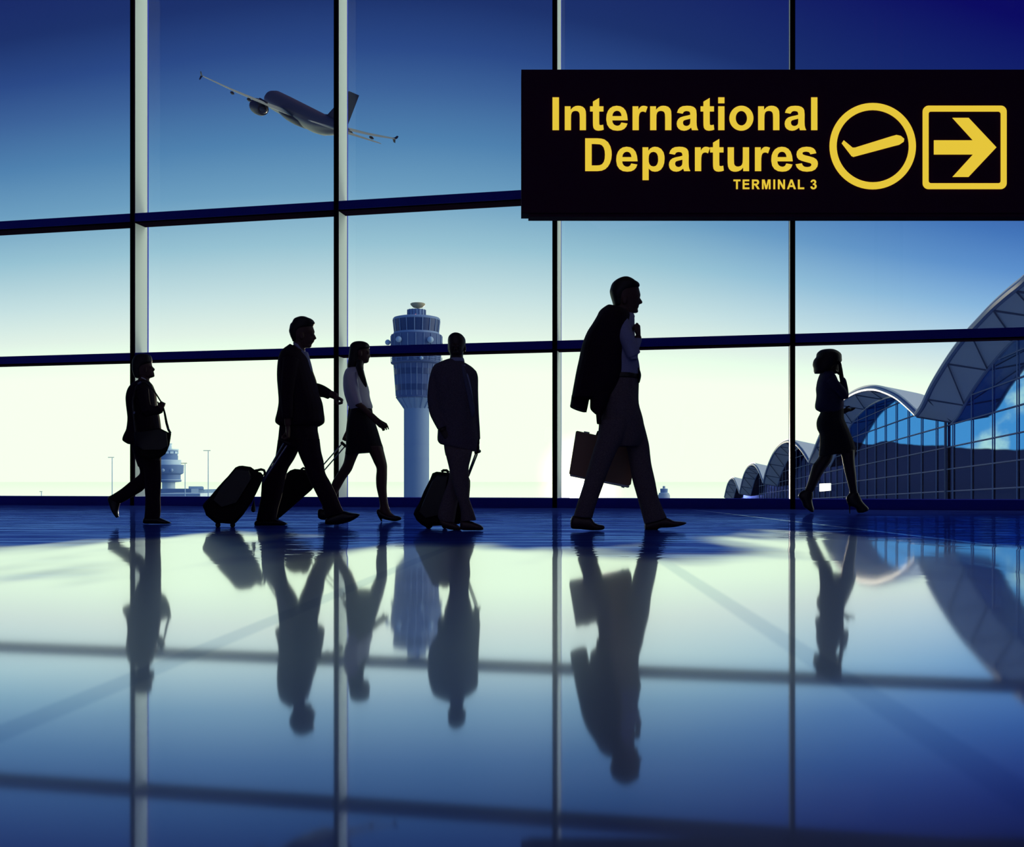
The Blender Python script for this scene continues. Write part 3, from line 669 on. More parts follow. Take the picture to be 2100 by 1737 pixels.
for s in (-1, 1):
    wg = foil([(s*2.0, 10.5, -1.3, 11.5, .75), (s*9.5, 5.6, -.65, 7.2, .5), (s*20, 0.6, .45, 4.6, .3), (s*28.2, -2.4+4.4, 1.45, 2.6, .16)][:3] + [(s*28.4, -.2, 1.5, 2.4, .14)], 'plane_wing', 'wing')
    wl = MB(); rr = []
    for x, y, z, c in ((28.3, .1, 1.5, 2.3), (28.7, -.6, 1.8, 1.8), (29.0, -1.1, 2.5, 1.1)):
        rr.append([ap_(s*x, y, z), ap_(s*(x+.1), y-c*.4, z), ap_(s*x, y-c, z), ap_(s*(x-.1), y-c*.4, z)])
    wl.rings(rr); wl.rings([[ap_(s*28.3, .1, 1.5), ap_(s*28.4, -2, 1.5), ap_(s*28.2, -1, 1.45)], [ap_(s*28.7, -.6, .5), ap_(s*28.8, -1.8, .4), ap_(s*28.6, -1.2, .45)]]); wl.build('winglet', 'plane_dark', wg)
    for xf, yf, zf, L in ((15, 1.0, -.35, 2.6), (20.5, -1.6, .15, 2.2)):
        fr = MB(); fr.rings([[ap_(s*xf+.32*k*math.cos(a), yf-L*u, zf-.25+.42*k*math.sin(a)) for a in [2*math.pi*j/10 for j in range(10)]] for u, k in ((0, .15), (.3, .8), (.7, 1), (1, .9), (1.45, .2))]); fr.build('flap_fairing', 'plane_dark', wg)
    en = MB(); en.rings([[ap_(s*9.5+r*math.cos(2*math.pi*j/24), y, -2.1+r*math.sin(2*math.pi*j/24)) for j in range(24)] for y, r in ((5.5, 1.35), (8.3, 1.65), (8.6, 1.85), (8.3, 2.0), (6.5, 2.12), (4, 1.95), (2.6, 1.55), (2.6, 1.2), (1.2, .8), (.2, .25))]); eo = en.build('engine', 'plane_dark', e1)
    MB().obox(ap_(s*9.3, 4.5, -.55), Rm @ Vector((.22, 0, 0)), Rm @ Vector((0, 3.0, 0)), Rm @ Vector((0, 0, .75))).build('pylon', 'plane_dark', eo, smooth=False)
    foil([(s*.8, -24.6, .8, 6.0, .35), (s*9.9, -30.0, 1.1, 2.3, .14)], 'plane_wing', 'stabilizer')
foil([(0, -11.5, 2.2, 19.0, .10), (0, -17.5, 3.1, 13.8, .28), (0, -26.4, 10.6, 6.6, .16)], 'plane_dark', 'tail_fin', True)
# ------------------------------------------------------------------ people
def TF(ox, oy, k, yfloor): return T(ox, oy, k, F*CAMH/(oy+yfloor/k-YH))
class Person:
    def __init__(s, t, hs, t2=None): s.t, s.hs, s.t2 = t, hs, t2 or t; s.body = MB(); s.g = {}; s.mats = {}
    def rows(s, rows):
        out = []
        for r in rows:
            if len(r) == 5: y, a, b, z, h = r; r = (a, y, b, y, z, h)
            out.append((r[0], r[1], r[2], r[3], r[4]*s.hs, r[5]*s.hs))
        return out
    def cloth(s, name, m, rows, t=None, shrink=.84, egg=0, pw=.9, n=24, body=True):
        t = t or s.t; r = s.rows(rows); s.g.setdefault(name, MB()).loft(t, r, egg=egg, pw=pw, n=n); s.mats[name] = m
        if body: s.body.loft(t, r, egg=egg, pw=pw, n=n, shrink=shrink)
    def skin(s, rows, t=None, egg=0, pw=1.0, n=24): s.body.loft(t or s.t, s.rows(rows), egg=egg, pw=pw, n=n)
    def tube(s, pts, rad, t=None, name=None, m=None, body=True):     # pts in crop coordinates + depth, radius in metres
        t = t or s.t; q = [t.p(x, y, z*s.hs) for x, y, z in pts]; rad = [r*s.hs for r in rad]
        if name: s.g.setdefault(name, MB()).tube(q, rad, 14); s.mats[name] = m
        if body or not name: s.body.tube(q, [r*(.82 if name else 1) for r in rad], 12)
    def ball(s, x, y, z, r, t=None, name=None, m=None):
        t = t or s.t; r = Vector(r if isinstance(r, tuple) else (r, r, r))*s.hs
        (s.g.setdefault(name, MB()) if name else s.body).ball(t.p(x, y, z*s.hs), r)
        if name: s.mats[name] = m
    def hand(s, x, y, z, ang, lat, bend, curl, t=None, thumb=1, L=.185, spread=1.0, tcurl=.6):
        t = t or s.t; w = t.p(x, y, z*s.hs); k = L/.185*s.hs; a = math.radians(ang)
        f = Vector((math.cos(a), 0, -math.sin(a)))
        perp = Vector((f.z, 0, -f.x))
        if lat == 'depth': l = Vector((0, 1, 0)); p = perp*bend
        else: l = perp; p = Vector((0, bend, 0))
        rr = []
        for u, wd_, th in ((-.03, .026, .020), (0, .028, .020), (.03, .037, .019), (.065, .042, .016), (.092, .041, .013), (.100, .034, .009)):
            rr.append([w + f*u*k + l*wd_*k*math.cos(2*math.pi*j/16) + p*th*k*math.sin(2*math.pi*j/16) for j in range(16)])
        s.body.rings(rr)
        for off, ln, r in ((-.031, .066, .0088), (-.0105, .078, .0092), (.0105, .073, .0090), (.031, .056, .0080)):
            q = w + f*.088*k + l*off*k*spread; pts = [q]; c = math.radians(curl[0]); d = f
            for sg, cu in zip((.45, .31, .24), (0, curl[1], curl[2])):
                c += math.radians(cu); d = f*math.cos(c)+p*math.sin(c)+l*off*1.2*(spread-1); pts.append(pts[-1]+d.normalized()*ln*sg*k)
            s.body.tube(pts, [r*k, r*k*1.02, r*k*.95, r*k*.75], 10); s.body.ball(pts[-1], r*k*.75, 8, 6)
        q = w + f*.018*k + l*thumb*.026*k + p*.008*k; d1 = (f*.75+l*thumb*.65+p*.5).normalized(); d2 = (f*.8+l*thumb*.1+p*tcurl).normalized()
        s.body.tube([q, q+d1*.036*k, q+d1*.036*k+d2*.030*k, q+d1*.036*k+d2*.030*k+(d2+p*tcurl*.5).normalized()*.022*k], [.0125*k, .0115*k, .010*k, .0075*k], 10)
    def face(s, eye, earx, eary, hd, t=None):     # eyes and ears of a profile head
        t = t or s.t2
        for sg in (-1, 1):
            s.ball(eye[0], eye[1], sg*.031, .0115, t); s.ball(earx, eary, sg*hd, (.018, .010, .032), t)
    def done(s, label, skin='skin', vox=.0050, yfloor=0.0):
        bx = sum(v.x for v in s.body.v)/len(s.body.v)
        base = Vector((bx, s.t.d, 0))
        o = s.body.build('person', skin, vox=vox*s.hs, it=2, loc=base); tag(o, label, 'person')
        for nm, mb in s.g.items():
            v = {'hair': .0055, 'shoe': .0045, 'far_shoe': .0045, 'tie': .004, 'collar': .0045}.get(nm, .0065)
            name = 'shoe' if nm == 'far_shoe' else nm
            c = mb.build(name, s.mats[nm], o, vox=v*s.hs, it=2)
        return o

# --- man with a shoulder bag
t = TF(190, 680, 3.946, 1556); tb = T(260, 715, 11.98, t.d)
p = Person(t, .86, tb); hd = .078
p.skin([(140, 340, 470, 0, .035), (165, 262, 535, 0, .055), (215, 205, 578, 0, .07), (290, 170, 602, 0, hd), (365, 160, 612, 0, hd), (430, 160, 622, 0, hd), (475, 163, 634, 0, .075), (520, 170, 640, 0, .072), (560, 178, 656, 0, .068), (600, 190, 672, 0, .064), (640, 205, 678, 0, .06), (675, 235, 684, 0, .054), (698, 280, 655, 0, .045), (722, 320, 580, 0, .035)], tb, egg=.25)
p.skin([(425, 560, 622, 0, .010), (470, 570, 662, 0, .013), (503, 580, 692, 0, .017), (530, 580, 684, 0, .018), (552, 580, 664, 0, .012)], tb)
p.face((600, 455), 455, 520, .074)
p.skin([(640, 300, 560, 0, .055), (720, 300, 556, 0, .056), (790, 265, 550, 0, .06), (850, 230, 560, 0, .07)], tb)
p.cloth('hair', 'hair', [(132, 350, 475, 0, .04), (150, 255, 555, 0, .062), (200, 192, 596, 0, .078), (280, 155, 614, 0, .085), (345, 145, 606, 0, .086), (420, 145, 520, 0, .085), (520, 150, 440, 0, .082), (600, 165, 430, 0, .076), (680, 196, 400, 0, .068), (725, 235, 370, 0, .055)], tb, body=False)
p.cloth('shirt', 'shirt', [(372, 688, 520, 760, 0, .064), (350, 715, 545, 800, 0, .070)], tb, body=False, pw=1)
p.cloth('jacket', 'suit', [(396, 365, 452, 0, .075), (412, 338, 464, 0, .10), (430, 322, 477, 0, .14), (455, 307, 484, 0, .18), (490, 294, 496, 0, .205), (540, 286, 502, 0, .215), (605, 290, 508, 0, .215), (670, 296, 525, 0, .205), (720, 296, 535, 0, .195), (790, 285, 545, 0, .19), (830, 266, 546, 0, .19), (860, 254, 545, 0, .19), (885, 255, 540, 0, .185), (912, 298, 535, 0, .175)])
p.tube([(400, 470, -.17), (415, 560, -.205), (440, 655, -.215)], [.066, .058, .052], name='jacket', m='suit')
p.cloth('jacket', 'suit', [(420, 590, 430, 690, -.21, .05), (480, 598, 490, 680, -.19, .046), (512, 604, 532, 672, -.17, .042), (540, 585, 568, 655, -.15, .036)])
p.tube([(400, 470, .17), (370, 620, .21), (380, 760, .2), (420, 850, .19)], [.062, .056, .048, .042], name='jacket', m='suit')
p.hand(425, 885, .19, 75, 'depth', -1, (15, 20, 15))
p.skin([(530, 590, 556, 655, -.15, .024), (555, 575, 578, 640, -.145, .024)])
p.hand(548, 640, -.145, -62, 'depth', -1, (80, 80, 50), L=.17, thumb=-1)
p.cloth('trousers', 'suit', [(850, 305, 540, 0, .165), (900, 312, 545, 0, .17), (970, 338, 546, 0, .165), (1040, 358, 546, 0, .14), (1095, 374, 548, 0, .12)])
p.cloth('trousers', 'suit', [(1040, 400, 546, -.07, .085), (1150, 424, 551, -.07, .082), (1280, 426, 549, -.07, .074), (1350, 430, 545, -.07, .07), (1440, 427, 548, -.07, .068), (1490, 423, 544, -.07, .066), (1512, 420, 538, -.07, .064)])
p.cloth('trousers', 'suit', [(345, 985, 520, 1000, .08, .085), (370, 1068, 515, 1110, .08, .08), (388, 1140, 480, 1225, .08, .072), (355, 1178, 428, 1262, .08, .066), (310, 1210, 392, 1295, .08, .064), (240, 1268, 328, 1332, .08, .06), (170, 1314, 258, 1374, .08, .058), (128, 1336, 218, 1392, .08, .056)])
p.cloth('far_shoe', 'leather', [(121, 1340, 222, 1388, .08, .040), (126, 1368, 214, 1416, .08, .040), (147, 1432, 206, 1450, .08, .044), (170, 1476, 208, 1480, .08, .038), (192, 1508, 212, 1500, .08, .02)])
p.cloth('shoe', 'leather', [(414, 1528, 413, 1550, -.07, .030), (426, 1496, 425, 1555, -.07, .038), (470, 1490, 470, 1556, -.07, .038), (520, 1496, 520, 1556, -.07, .042), (560, 1513, 560, 1556, -.07, .046), (600, 1530, 600, 1556, -.07, .04), (631, 1545, 631, 1554, -.07, .02)])
p.done('man in black suit striding right, gripping the strap of his shoulder bag')
bag = empty('shoulder_bag', t.p(470, 1556, -.2) * 1.0, 'black shoulder bag hanging at the hip of the leftmost man', 'bag'); bag.location.z = t.p(470, 900, -.2).z
MB().prism(t, [(330, 820), (380, 800), (470, 786), (545, 782), (605, 812), (636, 827), (630, 870), (621, 920), (604, 962), (588, 992), (545, 1022), (480, 1032), (420, 1030), (360, 1000), (335, 930)], -.275, -.165, .02).build('bag_body', 'case', bag)
MB().prism(t, [(335, 815), (545, 786), (600, 815), (612, 930), (560, 960), (400, 960), (345, 920)], -.292, -.270, .008).build('flap', 'leather', bag)
MB().tube([t.p(*q) for q in ((629, 822, -.22), (612, 790, -.215), (598, 740, -.20), (583, 660, -.165), (572, 615, -.12), (552, 566, -.10), (520, 515, -.11), (498, 482, -.13), (470, 445, -.14), (430, 412, -.13), (395, 412, -.13), (355, 450, -.165), (330, 560, -.205), (334, 650, -.215), (342, 740, -.225), (350, 815, -.235))], [.011]*3+[.009]+[.007]*4+[.012]*8, 8).build('strap', 'leather', bag)
for a, b_ in (((366, 424, -.185), (390, 408, -.165)), ((332, 664, -.235), (340, 648, -.235)), ((608, 790, -.22), (618, 784, -.22)), ((624, 820, -.22), (633, 818, -.22))):
    MB().tube([t.p(*a), t.p(*b_)], .009, 8).build('buckle', 'case_metal', bag)

# --- suited man pulling a suitcase
t = TF(390, 630, 3.475, 1557); tb = T(560, 640, 13.125, t.d); tP2 = t
p = Person(t, 1.0, tb)
p.skin([(150, 690, 880, 0, .04), (190, 610, 960, 0, .058), (250, 545, 1030, 0, .07), (320, 505, 1066, 0, .078), (380, 485, 1074, 0, .078), (450, 475, 1094, 0, .078), (520, 470, 1119, 0, .077), (560, 475, 1116, 0, .075), (600, 485, 1100, 0, .073), (650, 500, 1104, 0, .07), (700, 520, 1106, 0, .067), (750, 545, 1112, 0, .063), (795, 580, 1104, 0, .06), (825, 615, 1076, 0, .057), (850, 640, 1060, 0, .054), (880, 680, 1038, 0, .05), (930, 730, 1032, 0, .045), (960, 800, 980, 0, .034)], tb, egg=.25)
p.skin([(585, 1040, 1106, 0, .010), (640, 1040, 1138, 0, .013), (690, 1050, 1160, 0, .016), (718, 1050, 1166, 0, .018), (742, 1050, 1122, 0, .014)], tb)
p.face((1060, 610), 770, 640, .075)
p.skin([(760, 560, 880, 0, .058), (860, 555, 862, 0, .058), (960, 560, 850, 0, .06), (1060, 600, 860, 0, .066)], tb)
p.cloth('hair', 'hair', [(124, 770, 850, 0, .03), (135, 705, 905, 0, .055), (160, 625, 965, 0, .068), (185, 575, 1030, 0, .078), (225, 545, 1085, 0, .084), (280, 518, 1120, 0, .086), (306, 495, 1126, 0, .086), (330, 472, 1092, 0, .086), (385, 456, 1072, 0, .086), (450, 448, 920, 0, .085), (520, 438, 800, 0, .083), (600, 458, 740, 0, .078), (680, 485, 720, 0, .072), (750, 520, 690, 0, .064), (800, 535, 650, 0, .058)], tb, body=False)
p.cloth('shirt', 'shirt_blue', [(545, 800, 800, 930, 0, .062), (545, 850, 830, 1010, 0, .068), (580, 900, 870, 1090, 0, .074)], tb, body=False, pw=1)
p.cloth('shirt', 'shirt_blue', [(318, 750, 838, 0, .05), (360, 780, 850, 0, .06), (410, 800, 864, 0, .06), (460, 810, 876, 0, .05)], body=False)
p.cloth('jacket', 'suit', [(715, 262, 765, 290, 0, .07), (697, 276, 795, 312, 0, .10), (668, 300, 818, 335, 0, .14), (648, 332, 834, 355, 0, .19), (380, 636, 848, 0, .225), (450, 628, 868, 0, .235), (520, 628, 893, 0, .24), (600, 634, 910, 0, .235), (680, 637, 938, 0, .22), (750, 625, 949, 0, .215), (795, 613, 955, 0, .215), (825, 614, 950, 0, .21), (848, 645, 915, 0, .20)])
p.tube([(730, 370, .19), (790, 500, .215), (860, 596, .21)], [.068, .062, .055], name='jacket', m='suit')
p.cloth('jacket', 'suit', [(855, 545, 880, 655, .21, .055), (905, 541, 935, 641, .20, .052), (958, 560, 972, 652, .19, .046), (1008, 592, 984, 656, .18, .040)])
p.skin([(960, 575, 960, 645, .19, .03), (1010, 594, 1003, 648, .18, .028), (1050, 613, 1042, 668, .17, .026)])
p.hand(1018, 632, .17, 24, 'depth', 1, (62, 80, 60), thumb=-1, L=.175)
p.tube([(720, 370, -.19), (700, 520, -.235), (690, 640, -.24), (695, 790, -.235)], [.068, .060, .054, .046], name='jacket', m='suit')
p.tube([(695, 760, -.235), (697, 840, -.225)], [.032, .028])
p.hand(697, 850, -.22, 88, 'depth', 1, (50, 75, 50))
p.cloth('trousers', 'suit', [(800, 645, 925, 0, .17), (860, 640, 905, 0, .175), (930, 632, 917, 0, .17), (1000, 622, 926, 0, .13)])
p.cloth('trousers', 'suit', [(627, 940, 800, 960, .09, .095), (612, 1050, 766, 1030, .09, .09), (594, 1112, 738, 1086, .09, .086), (560, 1162, 702, 1142, .09, .08), (528, 1206, 686, 1186, .09, .078), (512, 1250, 672, 1252, .09, .076), (505, 1350, 650, 1352, .09, .07), (490, 1430, 625, 1440, .09, .068), (472, 1518, 612, 1522, .09, .066)])
p.cloth('trousers', 'suit', [(750, 940, 921, 935, -.09, .095), (768, 1022, 932, 1025, -.09, .092), (792, 1086, 950, 1098, -.09, .086), (822, 1150, 962, 1180, -.09, .08), (840, 1205, 1000, 1250, -.09, .078), (880, 1290, 1040, 1332, -.09, .074), (920, 1370, 1067, 1402, -.09, .07), (945, 1422, 1086, 1442, -.09, .068), (963, 1502, 1102, 1462, -.09, .066)])
p.cloth('far_shoe', 'leather', [(462, 1538, 462, 1556, .09, .030), (474, 1518, 474, 1557, .09, .042), (540, 1508, 540, 1558, .09, .042), (612, 1512, 612, 1557, .09, .046), (650, 1522, 650, 1556, .09, .05), (691, 1541, 691, 1549, .09, .03)])
p.cloth('shoe', 'leather', [(964, 1512, 964, 1549, -.09, .032), (1000, 1482, 1000, 1552, -.09, .042), (1050, 1456, 1050, 1550, -.09, .042), (1095, 1451, 1098, 1541, -.09, .045), (1140, 1463, 1142, 1527, -.09, .05), (1188, 1470, 1190, 1500, -.09, .042), (1209, 1474, 1209, 1481, -.09, .02)])
p.done('man in black suit with long stride and forward hand at waist, towing a suitcase')
def suitcase(t, label, poly, z0, z1, wheels, rods, grip, handle, pocket=None, group='wheeled suitcases'):
    x0 = sum(q[0] for q in poly)/len(poly); c = t.p(x0, 0, (z0+z1)/2); e = empty('suitcase', (c.x, c.y, 0), label, 'suitcase', group)
    MB().prism(t, poly, z0, z1, .03).build('shell', 'case', e)
    if pocket: MB().prism(t, pocket, z0-.02, z0+.02, .01).build('side_pocket', 'leather', e)
    for wx, r in wheels:
        for zc in (z0+.06, z1-.06):
            q = t.p(wx, 0, zc); q.z = r+.002
            w = MB(); w.rings([[q+Vector((k*r*math.cos(2*math.pi*j/16), yy, k*r*math.sin(2*math.pi*j/16))) for j in range(16)] for yy, k in ((-.016, .8), (-.012, 1), (.012, 1), (.016, .8))]); wo_ = w.build('wheel', 'rubber', e)
            MB().tube([q+Vector((0, 0, 0)), q+Vector((0, 0, r+.05))], .012, 8).build('wheel_fork', 'case', wo_)
    for a, b_ in rods: MB().tube([t.p(*a), t.p(*b_)], .0065, 8).build('telescopic_rod', 'case_metal', e)
    MB().tube([t.p(*q) for q in grip], .014, 10).build('grip', 'rubber', e)
    MB().tube([t.p(*q) for q in handle], .011, 10).build('carry_handle', 'leather', e)
    return e
sc1 = suitcase(t, 'upright black suitcase tilted behind the long-striding man, leftmost of the three',
    [(347, 1131), (372, 1129), (432, 1138), (455, 1155), (478, 1170), (505, 1178), (524, 1200), (508, 1248), (475, 1320), (440, 1388), (378, 1480), (325, 1538), (285, 1543), (225, 1540), (180, 1538), (112, 1482), (101, 1445), (88, 1418), (95, 1400), (150, 1340), (200, 1280), (245, 1230), (268, 1207), (300, 1168), (322, 1142)], -.42, -.10, [(198, .018), (303, .018)],
    [((508, 1242, -.22), (672, 962, -.215)), ((514, 1250, -.28), (690, 985, -.235))], [(650, 948, -.225), (680, 962, -.225), (712, 975, -.225)], [(462, 1165, -.26), (482, 1162, -.26), (505, 1156, -.26), (526, 1162, -.26), (533, 1180, -.26), (528, 1200, -.26)],
    [(250, 1240), (330, 1150), (420, 1160), (440, 1220), (330, 1400), (220, 1430), (160, 1380)])
MB().tube([t.p(x, y, -.2) for x, y in ((455, 1375), (453, 1400), (451, 1425), (450, 1450), (449, 1460))], [.004, .008, .018, .02, .008], 10).build('luggage_tag', 'leather', sc1)

# --- woman in white shirt
t = TF(390, 630, 3.475, 1527); tb = T(690, 690, 8.275, t.d)
p = Person(t, .95, tb)
p.skin([(100, 330, 450, 0, .04), (125, 285, 500, 0, .055), (160, 255, 540, 0, .07), (200, 245, 556, 0, .076), (250, 240, 566, 0, .077), (290, 242, 563, 0, .075), (320, 245, 562, 0, .072), (350, 255, 560, 0, .068), (385, 275, 556, 0, .062), (410, 300, 550, 0, .056), (435, 340, 542, 0, .048), (452, 390, 510, 0, .034)], tb, egg=.25)
p.skin([(285, 530, 563, 0, .009), (320, 530, 574, 0, .012), (345, 535, 580, 0, .015), (360, 535, 564, 0, .012)], tb)
p.face((538, 275), 400, 290, .074)
p.skin([(420, 340, 480, 0, .05), (490, 325, 460, 0, .05), (560, 300, 462, 0, .06)], tb)
p.cloth('hair', 'hair', [(84, 370, 430, 0, .03), (92, 310, 480, 0, .055), (110, 270, 522, 0, .07), (140, 240, 552, 0, .082), (175, 228, 563, 0, .088), (205, 225, 550, 0, .09), (250, 222, 450, 0, .09), (320, 212, 420, 0, .092), (380, 205, 410, 0, .092), (440, 196, 400, 0, .092), (500, 186, 390, 0, .085), (540, 192, 360, 0, .07)], tb, body=False)
p.tube([(400, 420, -.085), (385, 520, -.12), (420, 640, -.165), (460, 740, -.175), (490, 815, -.165), (505, 862, -.15)], [.034, .034, .03, .026, .018, .006], tb, name='hair', m='hair', body=False)
p.cloth('shirt', 'shirt', [(528, 215, 450, 0, .075), (560, 168, 460, 0, .12), (620, 142, 472, 0, .155), (700, 123, 492, 0, .165), (800, 119, 520, 0, .165), (860, 120, 541, 0, .16), (930, 128, 557, 0, .155), (1000, 141, 562, 0, .148), (1080, 166, 580, 0, .142), (1150, 188, 604, 0, .138), (1195, 208, 615, 0, .134), (1238, 238, 598, 0, .126)], tb)
p.cloth('shirt', 'shirt', [(160, 620, 330, 600, -.15, .055), (160, 740, 345, 720, -.17, .055), (190, 860, 368, 845, -.18, .052), (225, 980, 392, 955, -.185, .05), (268, 1080, 415, 1055, -.185, .047), (312, 1172, 434, 1122, -.185, .043)], tb)
p.skin([(290, 1120, 405, 1075, -.185, .034), (330, 1185, 432, 1135, -.185, .034), (405, 1240, 475, 1165, -.185, .033), (480, 1312, 560, 1248, -.185, .03), (565, 1392, 645, 1322, -.185, .026), (655, 1478, 728, 1396, -.18, .020), (695, 1518, 782, 1432, -.18, .018), (735, 1552, 842, 1466, -.18, .016), (758, 1556, 856, 1498, -.18, .011)], tb)
for a, b_, c_ in (((840, 1478), (868, 1528), (887, 1580)), ((818, 1505), (838, 1548), (852, 1590)), ((790, 1525), (806, 1562), (818, 1598)), ((762, 1538), (780, 1572), (793, 1606))):
    p.tube([(*a, -.18), (*b_, -.185), (*c_, -.18)], [.0085, .0080, .0060], tb)
p.tube([(720, 1430, -.20), (770, 1470, -.222), (810, 1505, -.222), (835, 1540, -.215)], [.012, .0105, .009, .007], tb)
p.tube([(300, 600, .14), (270, 800, .17), (260, 1000, .185), (270, 1120, .19)], [.055, .048, .044, .04], tb, name='shirt', m='shirt')
p.tube([(268, 1080, .19), (250, 1300, .21), (205, 1580, .22), (190, 1660, .22)], [.036, .034, .026, .023], tb)
p.hand(1116, 895, .22, 118, 'depth', -1, (80, 85, 60), L=.155)
p.cloth('skirt', 'skirt', [(722, 1146, 1296, 0, .13), (760, 1136, 1302, 0, .138), (800, 1127, 1311, 0, .152), (880, 1118, 1338, 0, .162), (960, 1112, 1362, 0, .158), (1110, 1005, 1376, 1000, 0, .155), (1104, 1048, 1378, 1028, 0, .152)])
p.skin([(1110, 990, 1235, 990, .07, .078), (1104, 1050, 1198, 1050, .07, .072), (1092, 1110, 1171, 1112, .07, .066), (1060, 1168, 1150, 1164, .07, .056), (1020, 1230, 1108, 1222, .07, .056), (998, 1290, 1066, 1296, .07, .054), (968, 1370, 1018, 1385, .07, .042), (938, 1432, 975, 1450, .07, .034)])
p.skin([(1250, 990, 1372, 990, -.07, .078), (1280, 1045, 1382, 1032, -.07, .072), (1310, 1110, 1402, 1115, -.07, .064), (1328, 1152, 1404, 1160, -.07, .056), (1324, 1215, 1403, 1225, -.07, .056), (1327, 1280, 1401, 1290, -.07, .052), (1342, 1350, 1404, 1358, -.07, .042), (1352, 1410, 1410, 1405, -.07, .034), (1350, 1455, 1432, 1462, -.07, .034), (1385, 1490, 1468, 1490, -.07, .032)])
p.cloth('shoe', 'leather', [(1329, 1446, 1331, 1470, -.07, .020), (1342, 1438, 1345, 1500, -.07, .032), (1360, 1450, 1364, 1506, -.07, .034), (1382, 1466, 1384, 1512, -.07, .034), (1410, 1480, 1410, 1518, -.07, .037), (1450, 1484, 1450, 1526, -.07, .04), (1482, 1488, 1482, 1523, -.07, .036), (1505, 1498, 1505, 1512, -.07, .018)], body=False)
p.tube([(1350, 1490, -.07), (1366, 1527, -.07)], [.014, .007], name='shoe', m='leather', body=False)
p.cloth('far_shoe', 'leather', [(911, 1446, 912, 1500, .07, .024), (930, 1435, 930, 1513, .07, .034), (960, 1448, 958, 1516, .07, .036), (1000, 1486, 1000, 1524, .07, .04), (1032, 1508, 1032, 1526, .07, .03)], body=False)
p.done('woman in white shirt and dark knee-length skirt walking right, near hand swinging forward')
suitcase(t, 'black suitcase of the white-shirted woman, seen between the legs of the suited man',
    [(690, 1182), (712, 1163), (745, 1152), (790, 1156), (822, 1158), (848, 1180), (878, 1250), (886, 1278), (862, 1306), (640, 1500), (606, 1506), (566, 1480), (540, 1430), (562, 1370), (640, 1250)], .06, .38, [(612, .026)],
    [((838, 1250, .20), (1088, 966, .215)), ((856, 1278, .24), (1106, 988, .225))], [(1076, 962, .22), (1094, 978, .22), (1112, 994, .22)], [(790, 1158, .22), (806, 1146, .22), (826, 1152, .22), (840, 1170, .22)])

# --- man in grey suit facing the camera
t = TF(820, 660, 3.86, 1651); tb = T(900, 670, 17.37, t.d)
p = Person(t, .87, tb)
p.skin([(232, 560, 660, 0, .035), (255, 480, 740, 0, .06), (300, 408, 825, 0, .08), (370, 352, 890, 0, .092), (450, 330, 935, 0, .098), (530, 325, 948, 0, .10), (620, 328, 938, 0, .098), (700, 332, 915, 0, .096), (780, 340, 895, 0, .093), (860, 355, 880, 0, .088), (930, 375, 860, 0, .08), (985, 420, 830, 0, .07), (1030, 480, 770, 0, .055)], tb)
p.skin([(680, 570, 635, -.100, .012), (770, 550, 650, -.112, .017), (820, 540, 665, -.114, .019), (845, 560, 650, -.1, .012)], tb)
for x in (500, 700): p.ball(x, 700, -.094, .014, tb); p.ball(x, 650, -.098, (.026, .012, .008), tb)
p.ball(605, 895, -.090, (.026, .014, .008), tb); p.ball(605, 925, -.088, (.023, .014, .008), tb)
p.ball(925, 760, .01, (.012, .02, .034), tb); p.ball(338, 760, .01, (.006, .02, .034), tb)
p.skin([(940, 400, 870, .015, .065), (1060, 400, 864, .015, .065), (1160, 380, 880, .01, .07)], tb)
p.cloth('hair', 'hair', [(224, 550, 650, .005, .04), (243, 480, 740, .005, .066), (290, 404, 826, .006, .086), (360, 347, 892, .01, .098), (440, 323, 940, .015, .10), (520, 318, 955, .03, .09), (600, 320, 953, .04, .078), (700, 332, 925, .045, .066), (860, 370, 880, .05, .05)], tb, body=False)
p.cloth('shirt', 'shirt_blue', [(1120, 420, 890, 0, .074), (1180, 410, 905, 0, .082), (1260, 400, 925, 0, .088)], tb, body=False)
p.cloth('jacket', 'suit_grey', [(388, 292, 480, 312, .01, .075), (352, 304, 512, 322, .01, .09), (310, 322, 545, 340, 0, .105), (275, 340, 572, 358, 0, .12), (256, 370, 596, 382, 0, .128), (245, 410, 612, 415, 0, .132), (255, 460, 606, 460, 0, .136), (270, 550, 600, 550, 0, .134), (280, 650, 596, 650, 0, .128), (292, 750, 602, 750, 0, .125), (300, 850, 608, 850, 0, .128), (297, 935, 618, 930, 0, .13), (320, 968, 604, 1030, 0, .128)])
p.cloth('jacket', 'suit_grey', [(258, 362, 330, 360, 0, .055), (234, 440, 330, 430, -.01, .06), (219, 545, 325, 545, -.02, .058), (220, 640, 322, 640, -.03, .055), (236, 728, 330, 715, -.045, .05), (264, 790, 350, 765, -.07, .047), (300, 855, 372, 822, -.10, .043)])
p.skin([(290, 832, 352, 805, -.09, .03), (318, 872, 372, 845, -.105, .028)])
p.hand(340, 862, -.105, 48, 'plane', 1, (10, 15, 10), L=.17, thumb=-1)
p.cloth('jacket', 'suit_grey', [(545, 365, 604, 388, 0, .055), (560, 440, 619, 436, .01, .058), (568, 550, 620, 540, .02, .056), (574, 650, 623, 645, .03, .052), (580, 750, 627, 740, .035, .048), (586, 850, 633, 838, .04, .044), (592, 928, 637, 930, .045, .04)])
p.skin([(596, 900, 630, 905, .045, .026), (600, 960, 632, 965, .048, .024)])
p.hand(616, 968, .05, 84, 'depth', 1, (85, 85, 60), L=.14)
p.cloth('tie', 'tie', [(474, 330, 503, 335, -.085, .014), (486, 360, 512, 360, -.105, .012), (496, 420, 530, 415, -.120, .012), (518, 520, 556, 514, -.118, .012), (540, 620, 580, 612, -.108, .012), (553, 700, 596, 712, -.098, .012), (568, 756, 576, 756, -.09, .008)], body=False)
